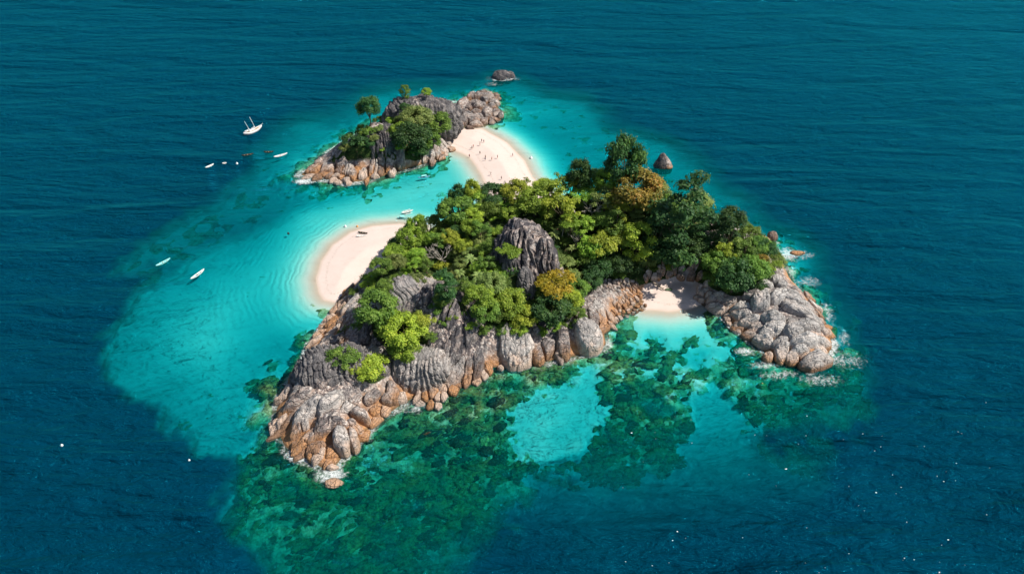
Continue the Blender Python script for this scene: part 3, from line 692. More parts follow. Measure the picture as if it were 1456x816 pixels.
# --- lone stones standing in the sea
def lone(px, py, rx, ry, rz, label, seed, sharp=0, own=-1.0, dark=.6):
    x, y = G(px, py, 0); x = float(x); y = float(y)
    bm = bmesh.new(); bmesh.ops.create_icosphere(bm, subdivisions=5, radius=1)
    co = np.array([v.co[:] for v in bm.verts]); F = np.array([[v.index for v in f.verts] for f in bm.faces]); bm.free()
    nn = fbm(co[:, 0] * 1.2 + seed, co[:, 1] * 1.2, co[:, 2] * 1.2, o=4, s=seed)
    co *= (1 + .28 * nn)[:, None]
    if sharp:
        w = 1 - sharp * ss(-.1, 1, co[:, 2]); co[:, 0] = co[:, 0] * w - .15 * co[:, 2]; co[:, 1] *= w
    co *= np.array([rx, ry, rz])
    me = bpy.data.meshes.new('sea_boulder'); raw_mesh(me, co, F)
    attr(me, 'flow', co * .5); attr(me, 'dark', np.full(len(co), dark) if not sharp else ss(.6, -.6, co[:, 0] + .5 * co[:, 1] + nn * 1.5) * 1.1)  # pointed stone: shade of its left side painted in as dark colour
    o = link('sea_boulder', me, M['rock'], None, (x, y, own)); tag(o, label, 'boulder')
    return o
lone(943, 236, 4.0, 3.0, 5.6, 'lone pointed boulder in the sea beyond the dark tree, shade painted on its left side', 3, .42, .3, .30)
lone(712, 110, 5.2, 3.6, 3.6, 'rounded dark boulder awash at the far end, beyond the north rock tail', 8, 0, 0, 1.3)
lone(725, 109, 2.6, 2.2, 2.6, 'small stone touching the right side of the farthest dark boulder', 18, 0, 0, 1.2)
lone(1098, 339, 2.2, 2.0, 3.0, 'small round dark boulder off the north east shore', 12, 0, .3, .9)
lone(1134, 360, 2.6, 1.3, .9, 'flat orange brown rock awash in foam off the east point', 14, 0, 0, .1)
lone(474, 687, 2.6, 1.9, 1.0, 'pale rock just breaking the surface off the west tip', 16, 0, -.1, .0)

# --- jointed rock filling the rest
pack('on the seaward slope beside the west beach', [(500,405),(522,400),(512,440),(485,480),(465,500),(440,520),(432,500),(455,462),(478,430)], 2.6, 2.6, 48, .42, 101, flute=1)
pack('on the west edge of the headland', [(440,505),(470,490),(470,545),(440,575),(400,610),(386,600),(390,575),(412,540)], 4.0, 2.2, 40, .44, 102, flute=1)
pack('at the foot of the dark cliff', [(400,600),(440,560),(470,560),(540,560),(570,575),(540,605),(505,640),(470,660),(440,655),(400,640)], 3.0, 1.9, 55, .5, 103)
pack('between the bushes of the west headland', [(500,480),(520,470),(545,505),(560,520),(600,505),(625,470),(640,500),(630,540),(600,560),(560,570),(540,545),(530,520),(500,490)], 4.6, 1.6, 80, .45, 104, flute=1, dark=.5)
pack('on the fluted slope above the south shore', [(600,420),(640,405),(665,455),(700,470),(700,515),(670,535),(640,545),(625,500),(615,460)], 4.0, 2.2, 70, .42, 105, flute=1.4, dark=.8)
pack('among the orange stones of the south shore', [(570,565),(625,535),(680,520),(700,515),(705,528),(690,548),(655,545),(625,578),(590,580)], 2.9, 1.3, 75, .5, 106)
pack('along the south shore cliffs', [(690,470),(760,460),(830,445),(850,440),(872,460),(862,492),(835,505),(700,525)], 4.0, 1.2, 50, .55, 107, jit=.5, dark=.5)
pack('on the pink rock flat beside the cobble slope', [(830,425),(870,440),(880,450),(870,470),(845,450),(830,440)], 2.4, 1.8, -35, .4, 108)
pack(Z_E, [(1010,412),(1040,415),(1085,405),(1110,400),(1150,420),(1172,455),(1192,490),(1186,508),(1150,528),(1110,515),(1090,510),(1050,470),(1015,440)], 4.3, 1.5, -15, .40, 109, sq=.42, dark=-.45, flute=.5, gap=.88)
pack('on the cove rim under the east trees', [(985,400),(1015,408),(1040,440),(1060,475),(1040,468),(1012,440),(990,425)], 1.9, 1.4, -40, .6, 110)
pack('on the left end of the north islet', [(425,250),(445,232),(475,215),(495,225),(500,245),(490,262),(465,258),(440,255)], 2.8, 1.6, 25, .55, 111)
pack('along the near shore of the north islet', [(490,235),(520,225),(560,222),(610,218),(638,215),(630,226),(600,236),(560,248),(515,262),(490,262)], 3.0, 1.9, 78, .6, 112, flute=1.2)
pack('in the rock tail of the north islet', [(640,150),(668,136),(692,127),(706,134),(716,160),(712,168),(690,181),(652,182)], 4.0, 1.3, 20, .6, 130, dark=.8)
pack('at the sand bar end of the north islet', [(612,205),(640,195),(645,210),(632,222),(612,218)], 2.6, 1.3, 20, .5, 113)
pack('on the north east shore', [(1010,322),(1060,326),(1085,336),(1110,352),(1100,362),(1060,345),(1020,335)], 2.8, 1.5, -20, .5, 114)
pack('in the grey cobble slope left of the cove', [(830,398),(880,395),(905,400),(915,420),(900,432),(870,435),(838,420)], 1.35, 1.2, -20, .6, 115, name='cobble', gap=.9)
pack('in the row of pale stones behind the cove sand', [(910,385),(960,372),(1000,385),(1008,400),(985,398),(960,392),(920,400)], 1.8, 1.3, 10, .6, 116, name='cobble', gap=.9)
pack('on the orange rubble edge of the cove', [(868,440),(915,428),(925,434),(890,452),(868,462)], 1.3, 1.3, 10, .6, 117, name='cobble', gap=.9)
print('rocks', len(ROCKS))
#PART3
# ------------------------------------------------------------------ reef: more coral lumps than anyone could count
def ico(sub):
    bm = bmesh.new(); bmesh.ops.create_icosphere(bm, subdivisions=sub, radius=1)
    c = np.array([v.co[:] for v in bm.verts]); f = np.array([[v.index for v in t.verts] for t in bm.faces]); bm.free(); return c, f
def mat_reef():
    n = NT('coral'); P = n.pos(); t = n.at('tone')
    a = n.noise(P, .9, 5, .7)
    c = n.mix(n.step(a, .35, .65), (.035, .065, .022), (.24, .31, .10))
    c = n.mix(n.math('MULTIPLY', n.step(t, .82, .95), .6), c, (.30, .24, .07)); c = n.mix(n.step(t, .22, .1), c, (.035, .035, .022))
    c = n.mix(n.math('MULTIPLY', n.step(n.noise(P, 2.4, 4), .52, .7), .35), c, (.36, .38, .18))
    return n.done(n.bsdf(c, .9, n.bump(n.noise(P, 1.5, 6, .8), 1, 1.0), .1))
rng = np.random.RandomState(5); C2, F2_ = ico(3)
VV, FF, TT = [], [], []; nb_ = 0; k_ = 0
while k_ < 2400:
    px, py = rng.uniform(300, 1250), rng.uniform(430, 815)
    x, y = (float(v) for v in G(px, py))
    rf = samp(REEFM, x, y)
    if rf < .5 or samp(DRK, x, y) < 0 or vnoise(np.array(x / 13.), np.array(y / 10.), s=88) < rng.uniform(-.6, .5) - .25 * (y < 175): continue
    k_ += 1
    d = float(samp(D, x, y)); zb = float(samp(Z, x, y))
    r = rng.uniform(.6, 1.0) * (.7 + 1.7 * rng.rand() ** 4)
    top = min(r * rng.uniform(.35, .7), max(-zb - .25, .12))
    th = R(35) + rng.normal() * .5
    co = C2 * (1 + .75 * fbm(C2[:, 0] * 1.9 + k_, C2[:, 1] * 1.9, C2[:, 2] * 1.9, o=3, s=k_, g=.7))[:, None]
    co = co * np.array([r * rng.uniform(1.1, 2.6), r, top])
    co = np.stack([co[:, 0] * math.cos(th) - co[:, 1] * math.sin(th) + x, co[:, 0] * math.sin(th) + co[:, 1] * math.cos(th) + y, co[:, 2] + zb], -1)
    VV.append(co); FF.append(F2_ + nb_); nb_ += len(co); TT.append(np.full(len(co), rng.rand()))
me = bpy.data.meshes.new('coral_reef'); raw_mesh(me, np.vstack(VV), np.vstack(FF)); attr(me, 'tone', np.concatenate(TT))
tag(link('coral_reef', me, mat_reef()), 'green brown coral lumps spread under the clear water south of the island', 'reef', kind='stuff')

# ------------------------------------------------------------------ trees
def leaves_mesh(name, clumps, per, leaf, seed, up=.5):
    rng = np.random.RandomState(seed); V, T = [], []
    for (cx, cy, cz, cr, ch) in clumps:
        n = int(per * 1.7 * (cr ** 2))
        d = rng.normal(size=(n, 3)); d /= np.linalg.norm(d, axis=1)[:, None]
        d[:, 2] = np.where(d[:, 2] < -.35, -d[:, 2], d[:, 2])
        rr = cr * (rng.rand(n) ** .33) * (1 + .55 * rng.rand(n) ** 4) * (1 + .25 * fbm(d[:, 0] * 2 + cx, d[:, 1] * 2 + cy, d[:, 2] * 2, o=2, s=seed))
        p = d * rr[:, None] * np.array([1, 1, ch]) + np.array([cx, cy, cz])
        nr = d + np.array([0, 0, up]) + rng.normal(size=(n, 3)) * .55; nr /= np.linalg.norm(nr, axis=1)[:, None]
        a = np.cross(nr, rng.normal(size=(n, 3))); a /= np.linalg.norm(a, axis=1)[:, None]; b = np.cross(nr, a)
        s = leaf * rng.uniform(.6, 1.3, n)[:, None]
        q = np.stack([p - a * s, p - b * s * .55, p + a * s, p + b * s * .55], 1)
        V.append(q.reshape(-1, 3)); t = np.clip(.5 * rng.rand() + .5 * rng.rand(n), 0, 1); T.append(np.repeat(t, 4))
    V = np.vstack(V); F = np.arange(len(V)).reshape(-1, 4)
    me = bpy.data.meshes.new(name); raw_mesh(me, V, F, False); attr(me, 'tone', np.concatenate(T))
    return me
def tube(V, F, pts, rad, k=6):
    pts = [Vector(p) for p in pts]; b = len(V)
    for i, p in enumerate(pts):
        t = (pts[min(i + 1, len(pts) - 1)] - pts[max(i - 1, 0)]).normalized()
        a = t.cross(Vector((.3, .9, .1))).normalized(); c = t.cross(a)
        for j in range(k):
            an = 2 * math.pi * j / k; V.append(tuple(p + (a * math.cos(an) + c * math.sin(an)) * rad[i]))
    for i in range(len(pts) - 1):
        for j in range(k):
            F.append((b + i * k + j, b + i * k + (j + 1) % k, b + (i + 1) * k + (j + 1) % k, b + (i + 1) * k + j))
    e = len(pts) - 1; F.append(tuple(b + j for j in range(k))[::-1]); F.append(tuple(b + e * k + j for j in range(k)))
def pyd(name, V, F, smooth=True):
    me = bpy.data.meshes.new(name); me.from_pydata([tuple(v) for v in V], [], F); me.update()
    if smooth: me.polygons.foreach_set('use_smooth', [True] * len(me.polygons))
    return me
def trunk_mesh(clumps, hgt, seed, r0=.22):
    rnd = random.Random(seed); V, F = [], []
    fork = hgt * .45
    tube(V, F, [(0, 0, -1.2), (.05, 0, 0), (.15, .05, fork * .6), (.1, .1, fork)], [r0 * 1.5, r0 * 1.2, r0 * .9, r0 * .75], 8)
    cl = sorted(clumps, key=lambda c: rnd.random())[:7]
    for (x, y, z, r, h) in cl:
        tube(V, F, [(.1, .1, fork - .1), (x * .4, y * .4, fork + (z - fork) * .45), (x * .9, y * .9, z)], [r0 * .6, r0 * .4, r0 * .15], 5)
    return pyd('trunk', V, F)
SHAPES = {}
def make_shape(kind, seed):
    """clumps for a crown of radius 1, ground at 0, built at 4 m then scaled"""
    rnd = random.Random(seed); cl = []
    Rr = 4.0
    if kind == 'round':
        hc = Rr * 1.0
        for k in range(50):
            a = rnd.uniform(0, 6.28); e = math.asin(rnd.uniform(-.25, 1)); q = rnd.uniform(.62, .85)
            cl.append((Rr * q * math.cos(e) * math.cos(a), Rr * q * math.cos(e) * math.sin(a), hc + Rr * .75 * q * math.sin(e), Rr * rnd.uniform(.13, .30), .75))
        per, leaf = 95, .22
    elif kind == 'tall':
        hc = Rr * 1.5
        for k in range(46):
            a = rnd.uniform(0, 6.28); t = rnd.uniform(-1, 1); w = math.sqrt(max(0, 1 - t * t)) * rnd.uniform(.45, .8) + .08
            cl.append((Rr * w * math.cos(a), Rr * w * math.sin(a), hc + Rr * 1.25 * t, Rr * rnd.uniform(.18, .32), .65))
        per, leaf = 85, .24
    elif kind == 'umbrella':
        hc = Rr * 1.25
        for k in range(26):
            a = rnd.uniform(0, 6.28); q = math.sqrt(rnd.random()) * .85
            cl.append((Rr * q * math.cos(a), Rr * q * math.sin(a), hc + Rr * (.22 * (1 - q * q) + rnd.uniform(-.07, .07)), Rr * rnd.uniform(.18, .30), .4))
        per, leaf = 85, .22
    elif kind == 'open':
        hc = Rr * 1.1
        for k in range(24):
            a = rnd.uniform(0, 6.28); e = math.asin(rnd.uniform(-.5, 1)); q = rnd.uniform(.4, .95)
            cl.append((Rr * q * math.cos(e) * math.cos(a), Rr * q * math.cos(e) * math.sin(a), hc + Rr * .85 * q * math.sin(e), Rr * rnd.uniform(.14, .30), .6))
        per, leaf = 85, .22
    elif kind == 'shrub':
        hc = 0
        for k in range(20):
            a = rnd.uniform(0, 6.28); q = math.sqrt(rnd.random()) * .85
            cl.append((Rr * q * math.cos(a), Rr * q * math.sin(a), Rr * .55 * math.sqrt(1 - q * q) * rnd.uniform(.7, 1.05), Rr * rnd.uniform(.18, .32), .7))
        per, leaf = 80, .22
    elif kind == 'layered':
        hc = Rr * 1.4
        for t in range(6):
            zz = Rr * (-1.0 + t * .42); w = (1.0, 1.05, .95, .8, .6, .3)[t]
            for k in range((10, 10, 9, 7, 5, 3)[t]):
                a = rnd.uniform(0, 6.28); q = w * rnd.uniform(.35, .9)
                cl.append((Rr * q * math.cos(a), Rr * q * math.sin(a), hc + zz + rnd.uniform(-.3, .3), Rr * rnd.uniform(.18, .30), .45))
        per, leaf = 70, .24
    return cl, per, leaf, hc
VAR = {'round': 4, 'tall': 2, 'umbrella': 2, 'open': 3, 'shrub': 4, 'layered': 3}
for kd, nv_ in VAR.items():
    for v in range(nv_):
        cl, per, leaf, hc = make_shape(kd, 100 + v * 7 + len(kd))
        SHAPES[kd, v] = (leaves_mesh('crown', cl, per, leaf, 50 + v * 3 + len(kd)), trunk_mesh(cl, hc, v) if hc else None, hc)
CM = {}
def crown_of(kd, v, leafk):
    if (kd, v, leafk) not in CM:
        me = SHAPES[kd, v][0].copy(); me.materials.clear(); me.materials.append(LM[leafk]); CM[kd, v, leafk] = me
    return CM[kd, v, leafk]
for k in SHAPES:
    if SHAPES[k][1]: SHAPES[k][1].materials.append(M['bark'])
TREES = []
KIND_NAME = {'round': 'broadleaf_tree', 'tall': 'slender_tree', 'umbrella': 'umbrella_tree', 'open': 'open_crowned_tree', 'shrub': 'shrub', 'layered': 'dense_tree'}
trng = random.Random(3)
def tree(px, py, wpx, leafk, shape='round', label=None, at=None, stretch=1.0):
    v = trng.randrange(VAR[shape]); cm, tm, hc = SHAPES[shape, v]
    x, y = hit(px, py, 5)
    for _ in range(3):
        sc = wpx * 1.12 * float(mpp(x, y, 12)) / 2 / 4.15
        x, y = hit(px, py, (hc if hc else 1.0) * sc * stretch)
    z = float(ground(x, y))
    if at is not None: x, y = (float(v) for v in G(at[0], at[1], at[2])); z = at[2]
    elif z < .6:                       # never in the sea: slide to the nearest ground high enough
        for q_ in range(3, 60, 3):
            x, y = hit(px, py + q_, 0); z = float(ground(x, y))
            if z > 2.0: break
        if z < .6: return None
        y -= 1.5; z = float(ground(x, y))
        zc = z
        while proj(x, y, zc)[1] > py and zc < z + 26: zc += .25
        stretch = max(.7, min(1.5 if py < 200 else 2.1, (zc - z) / ((hc if hc else 1.5) * sc)))
    nm = KIND_NAME[shape]
    e = empty(nm, (x, y, max(z, 0) - .15), trng.uniform(0, 6.28), (sc, sc, sc * stretch))
    c = link('foliage' if shape == 'shrub' else 'crown', crown_of(shape, v, leafk), None, e)
    if tm: link('trunk', tm, None, e)
    TREES.append((e, shape, leafk, px, py, wpx, label)); return e
T = tree
T(883,236,50,'dark','round','tallest dark green tree above the canopy, left of the lone pointed sea boulder')
T(822,240,30,'dark','round','small dark green crown just left of the tall dark tree on the north shore')
T(905,272,74,'rust','round','large tree with rust orange leaves in front of the tall dark north shore tree')
T(885,292,48,'yellow','open'); T(972,312,92,'dark','layered','biggest dark dense tree right of the rust orange tree, behind the cove', stretch=1.15); T(935,330,56,'dark','layered'); T(990,290,44,'olive','round')
T(950,300,56,'mid','round'); T(945,355,54,'dark','round'); T(985,352,48,'dark','round')
T(1038,328,50,'dark','tall','dark upright tree at the inner end of the east point wood')
T(1045,392,56,'dark','round'); T(1018,378,40,'mid','round'); T(1068,382,48,'mid','round'); T(1058,355,44,'mid','open'); T(1080,350,34,'mid','round'); T(1030,360,36,'yellow','open'); T(1097,378,34,'bright','shrub','pale green bush at the outer edge of the east wood above the stacked boulders'); T(1083,368,20,'rust','round','small round rust orange crown in the east wood')
T(1015,398,34,'mid','shrub'); T(1075,402,34,'dark','shrub')
T(793,404,58,'gold','umbrella','flat golden umbrella crown right of the central dome'); T(806,425,44,'yellow','round','yellow green crown just below the golden umbrella tree'); T(782,440,58,'dark','round','dark wide tree below the golden umbrella tree above the south cliffs'); T(822,412,34,'mid','round')
T(745,453,40,'yellow','round','small yellow green round tree overhanging the south cliff'); T(723,357,34,'bright','umbrella','small bright green tree on the black shoulder left of the central dome'); T(722,430,50,'bright','round'); T(682,424,44,'bright','round'); T(700,404,40,'olive','round'); T(690,445,40,'mid','round'); T(665,408,34,'mid','open')
T(862,345,58,'yellow','umbrella'); T(846,352,46,'bright','round'); T(905,345,46,'yellow','tall'); T(880,375,40,'dark','round'); T(900,378,36,'dark','shrub'); T(850,382,40,'dark','round'); T(829,372,36,'mid','open')
T(700,280,46,'dark','round','dark green crown at the north edge of the wood near the sand bar'); T(675,288,42,'bright','round'); T(648,300,52,'mid','round'); T(735,276,44,'yellow','round'); T(760,285,48,'bright','round'); T(790,270,48,'bright','open'); T(800,295,50,'yellow','open'); T(840,262,48,'mid','round'); T(860,285,40,'olive','open')
T(632,408,36,'dark','tall','dark upright tree right of the grooved west dome'); T(592,400,30,'olive','shrub','grey green bush growing on top of the grooved west dome'); T(620,438,24,'mid','shrub','small green bush on the rock right of the grooved west dome')
T(534,440,62,'mid','round','large mid green spreading tree at the upper end of the west headland'); T(575,470,60,'yellow','round','large yellow green tree on the west headland right of the spreading tree'); T(600,458,36,'yellow','open'); T(575,498,44,'bright','round'); T(552,455,40,'bright','round')
T(489,507,48,'mid','shrub','rounded mid green bush on top of the dark cliff of the west headland'); T(531,524,52,'yellow','shrub','wide yellow green bush on top of the dark cliff right of the rounded green bush'); T(507,528,30,'yellow','shrub')
T(528,155,30,'dark','round','dark round tree at the upper left end of the north islet dome'); T(518,168,20,'mid','shrub'); T(505,198,40,'dark','shrub','dark bush clothing the left shoulder of the north islet'); T(525,188,20,'mid','shrub')
T(592,168,44,'olive','round'); T(585,195,52,'dark','round','large dark tree in the middle of the north islet'); T(622,180,42,'mid','round','green tree nearest the sand bar on the north islet'); T(566,185,26,'bright','round'); T(610,200,34,'mid','round'); T(598,212,30,'dark','round'); T(555,172,20,'bright','shrub'); T(545,215,14,'bright','shrub'); T(570,208,22,'bright','shrub')
T(576,126,14,'mid','tall','small mid green tree on the far skyline of the north islet dome',at=(577,142,17.5)); T(607,131,14,'bright','round','small bright tree on the skyline of the north islet dome, right one',at=(607,139,19.2))
T(708,259,12,'yellow','open','little yellow green tree at the sand bar end of the wood'); T(748,258,14,'olive','open','little grey green tree where the sand bar meets the wood')
T(617,308,8,'mid','open')
T(1065,336,38,'mid','round'); T(1088,352,34,'dark','round'); T(1106,372,26,'olive','shrub'); T(1016,320,34,'dark','round'); T(992,332,44,'dark','layered'); T(1098,362,24,'mid','shrub'); T(1050,318,30,'mid','open'); T(860,262,36,'bright','round'); T(930,272,40,'olive','round'); T(1005,360,34,'mid','shrub')
for a in [(585,338,42,'bright','round'),(610,322,38,'mid','round'),(562,360,36,'bright','round'),(542,380,34,'mid','round'),(522,400,28,'bright','shrub'),(505,415,18,'mid','shrub'),
          (704,388,26,'bright','shrub'),(712,408,28,'mid','shrub'),(738,436,24,'bright','shrub'),(700,350,30,'mid','round'),(775,318,26,'mid','shrub'),(725,305,28,'bright','round'),
          (548,410,30,'mid','round'),(530,418,26,'bright','round'),(560,425,24,'olive','shrub'),(628,425,26,'mid','round'),(642,452,18,'bright','shrub'),(612,480,22,'mid','shrub'),(510,462,22,'mid','shrub'),(522,478,20,'bright','shrub'),(560,515,24,'mid','shrub'),(690,468,24,'mid','shrub'),(668,462,22,'bright','shrub'),(820,448,28,'mid','round'),(842,400,30,'dark','round')]: T(*a)
# the rest of the wood
keys = [(t[3], t[4], t[5]) for t in TREES]
fill_rng = random.Random(11)
def fill(poly, sp, wmin, wmax, pal, shapes, over=.62):
    P = np.array(poly, float); lo, hi = P.min(0), P.max(0); y = lo[1]
    r = 0
    while y < hi[1]:
        x = lo[0] + (r % 2) * sp / 2
        while x < hi[0]:
            qx, qy = x + fill_rng.uniform(-.35, .35) * sp, y + fill_rng.uniform(-.35, .35) * sp * .8
            w = fill_rng.uniform(wmin, wmax)
            if float(sd(np.array([qx]), np.array([qy]), P)[0]) < -4 and all(math.hypot(qx - k[0], (qy - k[1]) * 1.2) > over * (k[2] + w) / 2 for k in keys):
                keys.append((qx, qy, w)); tree(qx, qy, w, fill_rng.choices(list(pal), list(pal.values()))[0], fill_rng.choice(shapes))
            x += sp
        y += sp * .75; r += 1
DOMEHOLE = [(698,335),(720,318),(742,300),(765,308),(792,345),(785,370),(770,418),(745,420),(730,395),(700,370)]
MIX1 = dict(mid=3, bright=5, yellow=2.0, olive=2, dark=1.2)
keys += [(627,358,50),(842,292,40),(820,330,34),(800,322,26),(788,335,24),(672,372,28),(655,385,20),(812,352,20)]
keys += [(725,372,10),(745,330,60),(760,355,50),(752,385,44),(748,405,34),(735,345,40)]
for rnd_ in range(2):
    fill([(512,398),(535,365),(552,342),(572,326),(606,313),(636,288),(662,264),(700,262),(700,330),(700,390),(655,400),(625,388),(580,386),(545,402)], 22, 22, 34, MIX1, ['round', 'round', 'open', 'open', 'shrub'], .46)
    fill([(690,268),(770,264),(800,248),(860,250),(880,300),(850,400),(800,400),(790,350),(760,300),(700,300)], 23, 22, 36, MIX1, ['round', 'open', 'open', 'umbrella', 'round'], .46)
    fill([(840,260),(960,280),(1005,300),(1005,352),(960,382),(880,395),(845,390)], 25, 26, 40, dict(mid=2, dark=4, olive=1), ['round', 'layered'], .48)
    fill([(640,385),(700,390),(735,410),(760,440),(740,465),(690,458),(655,440)], 20, 20, 32, dict(mid=3, bright=3, olive=2, dark=1), ['round', 'open', 'shrub'], .46)
    fill([(690,455),(760,455),(830,435),(835,450),(800,475),(740,478),(695,468)], 20, 18, 28, dict(mid=2, bright=2, yellow=1), ['round', 'shrub'], .5)
    fill([(770,400),(830,385),(835,430),(800,460),(770,462)], 22, 22, 30, dict(mid=2, dark=2, bright=1), ['round', 'shrub'], .6)
    fill([(1010,345),(1050,315),(1095,355),(1105,385),(1070,412),(1030,415),(1000,395)], 20, 20, 32, dict(mid=3, dark=2, bright=1), ['round', 'shrub', 'open'], .46)
fill([(512,440),(545,425),(612,465),(600,500),(575,515),(545,480)], 22, 22, 32, dict(yellow=2, mid=2, bright=1), ['round', 'shrub'], .55)
fill([(512,150),(560,150),(575,145),(640,160),(560,200),(530,215),(485,225),(480,210),(500,185)], 14, 12, 18, dict(dark=3, mid=2, olive=2), ['round', 'shrub'], .7)
fill([(620,400),(650,395),(660,440),(690,470),(640,480),(600,440)], 18, 12, 20, dict(mid=2, bright=2, olive=2), ['shrub'], .9)
fill([(480,430),(520,420),(540,470),(500,490),(465,470)], 18, 10, 16, dict(mid=2, bright=1, olive=2), ['shrub'], 1.0)
fill([(560,165),(610,150),(645,180),(612,225),(572,222),(555,190)], 15, 14, 22, dict(dark=3, mid=2, olive=1), ['round', 'shrub'], .6)
fill([(1000,385),(1100,385),(1095,400),(1050,425),(1005,405)], 16, 12, 18, dict(mid=2, dark=1), ['shrub'], .7)

fill([(990,300),(1040,310),(1040,345),(1010,345),(985,330)], 16, 16, 22, dict(mid=2, dark=1), ['shrub'], .6)
fill([(520,392),(640,305),(700,268),(860,250),(1003,300),(960,385),(840,400),(835,450),(690,455),(640,400),(545,402)], 17, 15, 22, dict(mid=3, dark=1, bright=2, olive=1), ['shrub'], .46)
# bare grey trees
def bare(px, py, wpx, label, seed):
    rnd = random.Random(seed); V, F = [], []
    def br(p, d, L, r, n):
        q = p + d * L; m = (p + q) / 2 + Vector((rnd.uniform(-.1, .1), rnd.uniform(-.1, .1), 0)) * L
        tube(V, F, [p, m, q], [r, r * .8, r * .6], 5)
        if n == 0: return
        for k in range(3 if n > 1 else 4):
            dd = (d + Vector((rnd.uniform(-1, 1), rnd.uniform(-1, 1), rnd.uniform(-.2, .5))) * .75).normalized()
            br(q, dd, L * rnd.uniform(.6, .85), r * .6, n - 1)
    br(Vector((0, 0, -1)), Vector((0, 0, 1)), 3.6, .26, 0)
    for k in range(5):
        a = k * 1.26 + rnd.uniform(-.3, .3); br(Vector((0, 0, 2.5)), Vector((math.cos(a) * .8, math.sin(a) * .8, .8)).normalized(), 2.6, .19, 3)
    x, y = hit(px, py, 6); me = pyd('bare_tree', V, F)
    o = link('bare_tree', me, M['pale'], None, (x, y, float(ground(x, y)))); s_ = wpx * float(mpp(x, y, 10)) / 11; o.scale = (s_, s_, s_)
    tag(o, label, 'tree')
bare(627, 358, 44, 'leafless pale grey tree spreading its branches between the west beach and the central dome', 4)
bare(612, 352, 26, 'smaller leafless grey tree touching the left side of the big bare tree', 9)
bare(842, 292, 40, 'leafless grey branches among the canopy left of the rust orange tree', 6)
bare(820, 330, 30, 'sparse leafless tree right of the central dome near the bare patch', 12)
# feather-leaved palms
def palm_parts():
    V, F = [], []; tube(V, F, [(0, 0, -1), (.1, 0, 1.5), (.35, .1, 3.2), (.7, .1, 4.6)], [.22, .17, .14, .12], 6)
    tm = pyd('trunk', V, F); tm.materials.append(M['pale'])
    V, F = [], []; rnd = random.Random(2)
    for k in range(15):
        a = k * 2 * math.pi / 15 + rnd.uniform(-.15, .15); el = rnd.uniform(.1, 1.0); L = rnd.uniform(2.2, 3.0)
        pts = []
        for i in range(7):
            t = i / 6; hx = L * t * math.cos(el) + .2 * t; hz = L * (math.sin(el) * t - .62 * t * t)
            pts.append(Vector((.7 + hx * math.cos(a), .1 + hx * math.sin(a), 4.6 + hz)))
        side = Vector((-math.sin(a), math.cos(a), 0))
        for i in range(6):
            w0 = .42 * math.sin(math.pi * (i / 6 * .85 + .12)); w1 = .42 * math.sin(math.pi * ((i + 1) / 6 * .85 + .12))
            for sg in (-1, 1):
                b = len(V); V += [pts[i], pts[i + 1], pts[i + 1] + side * w1 * sg - Vector((0, 0, .12)), pts[i] + side * w0 * sg - Vector((0, 0, .12))]; F.append((b, b + 1, b + 2, b + 3))
    cm = pyd('crown', V, F, False); cm.materials.append(LM['olive']); attr(cm, 'tone', np.random.rand(len(V)))
    return tm, cm
ptm, pcm = palm_parts()
for i, (px, py, lab) in enumerate([(800,322,'palm with drooping fronds in the gap right of the central dome'), (788,335,'lower palm touching the right flank of the central dome'), (672,372,'palm between the big bare tree and the black rock shoulder'), (655,385,'small palm left of the olive tree above the fluted slope'), (812,352,'palm with pale fronds left of the yellow green umbrella tree'), (676,395,'lowest palm above the pinkish fluted slope')]):
    x, y = hit(px, py, 4.5); e = empty('palm_tree', (x, y, float(ground(x, y))), i * 1.3, .95 + .1 * (i % 3))
    link('trunk', ptm, None, e); link('crown', pcm, None, e); tag(e, lab, 'palm', 'palms on the main island')
print('trees', len(TREES))

# ------------------------------------------------------------------ boats
def hull_mesh(L, B, Dp, rise=.25, n=15, m=9, th=.06):
    V, F = [], []
    for shell in (0, 1):
        for i in range(n):
            t = i / (n - 1) * 2 - 1
            w = B / 2 * (1 - abs(t) ** 2.4) ** .8 + .02; dp = Dp * (1 - .45 * t * t); rz = rise * abs(t) ** 2.5
            if shell: w = max(w - th, .01); dp -= th * 1.5
            for j in range(m):
                a = math.pi * j / (m - 1)
                V.append((L / 2 * t * (1 - .02 * shell), -w * math.cos(a), Dp * .55 + rz - dp * math.sin(a) ** .8))
    for shell in (0, 1):
        o = shell * n * m
        for i in range(n - 1):
            for j in range(m - 1):
                q = (o + i * m + j, o + i * m + j + 1, o + (i + 1) * m + j + 1, o + (i + 1) * m + j); F.append(q if shell else q[::-1])
    for i in range(n - 1):
        for j in (0, m - 1):
            q = (i * m + j, (i + 1) * m + j, n * m + (i + 1) * m + j, n * m + i * m + j); F.append(q if j else q[::-1])
    return pyd('hull', V, F)
def box(name, c, s, mat, parent, taper=1.0, rot=0):
    V = []; 
    for dz in (-1, 1):
        k = taper if dz > 0 else 1
        for dx, dy in ((-1, -1), (1, -1), (1, 1), (-1, 1)): V.append((c[0] + dx * s[0] / 2 * k, c[1] + dy * s[1] / 2 * k, c[2] + dz * s[2] / 2))
    F = [(3, 2, 1, 0), (4, 5, 6, 7), (0, 1, 5, 4), (1, 2, 6, 5), (2, 3, 7, 6), (3, 0, 4, 7)]
    bm = bmesh.new(); vs_ = [bm.verts.new(v) for v in V]; [bm.faces.new([vs_[i] for i in f]) for f in F]
    bmesh.ops.bevel(bm, geom=bm.edges[:], offset=min(s) * .18, segments=2, affect='EDGES')
    me = bpy.data.meshes.new(name); bm.to_mesh(me); bm.free(); return link(name, me, mat, parent)
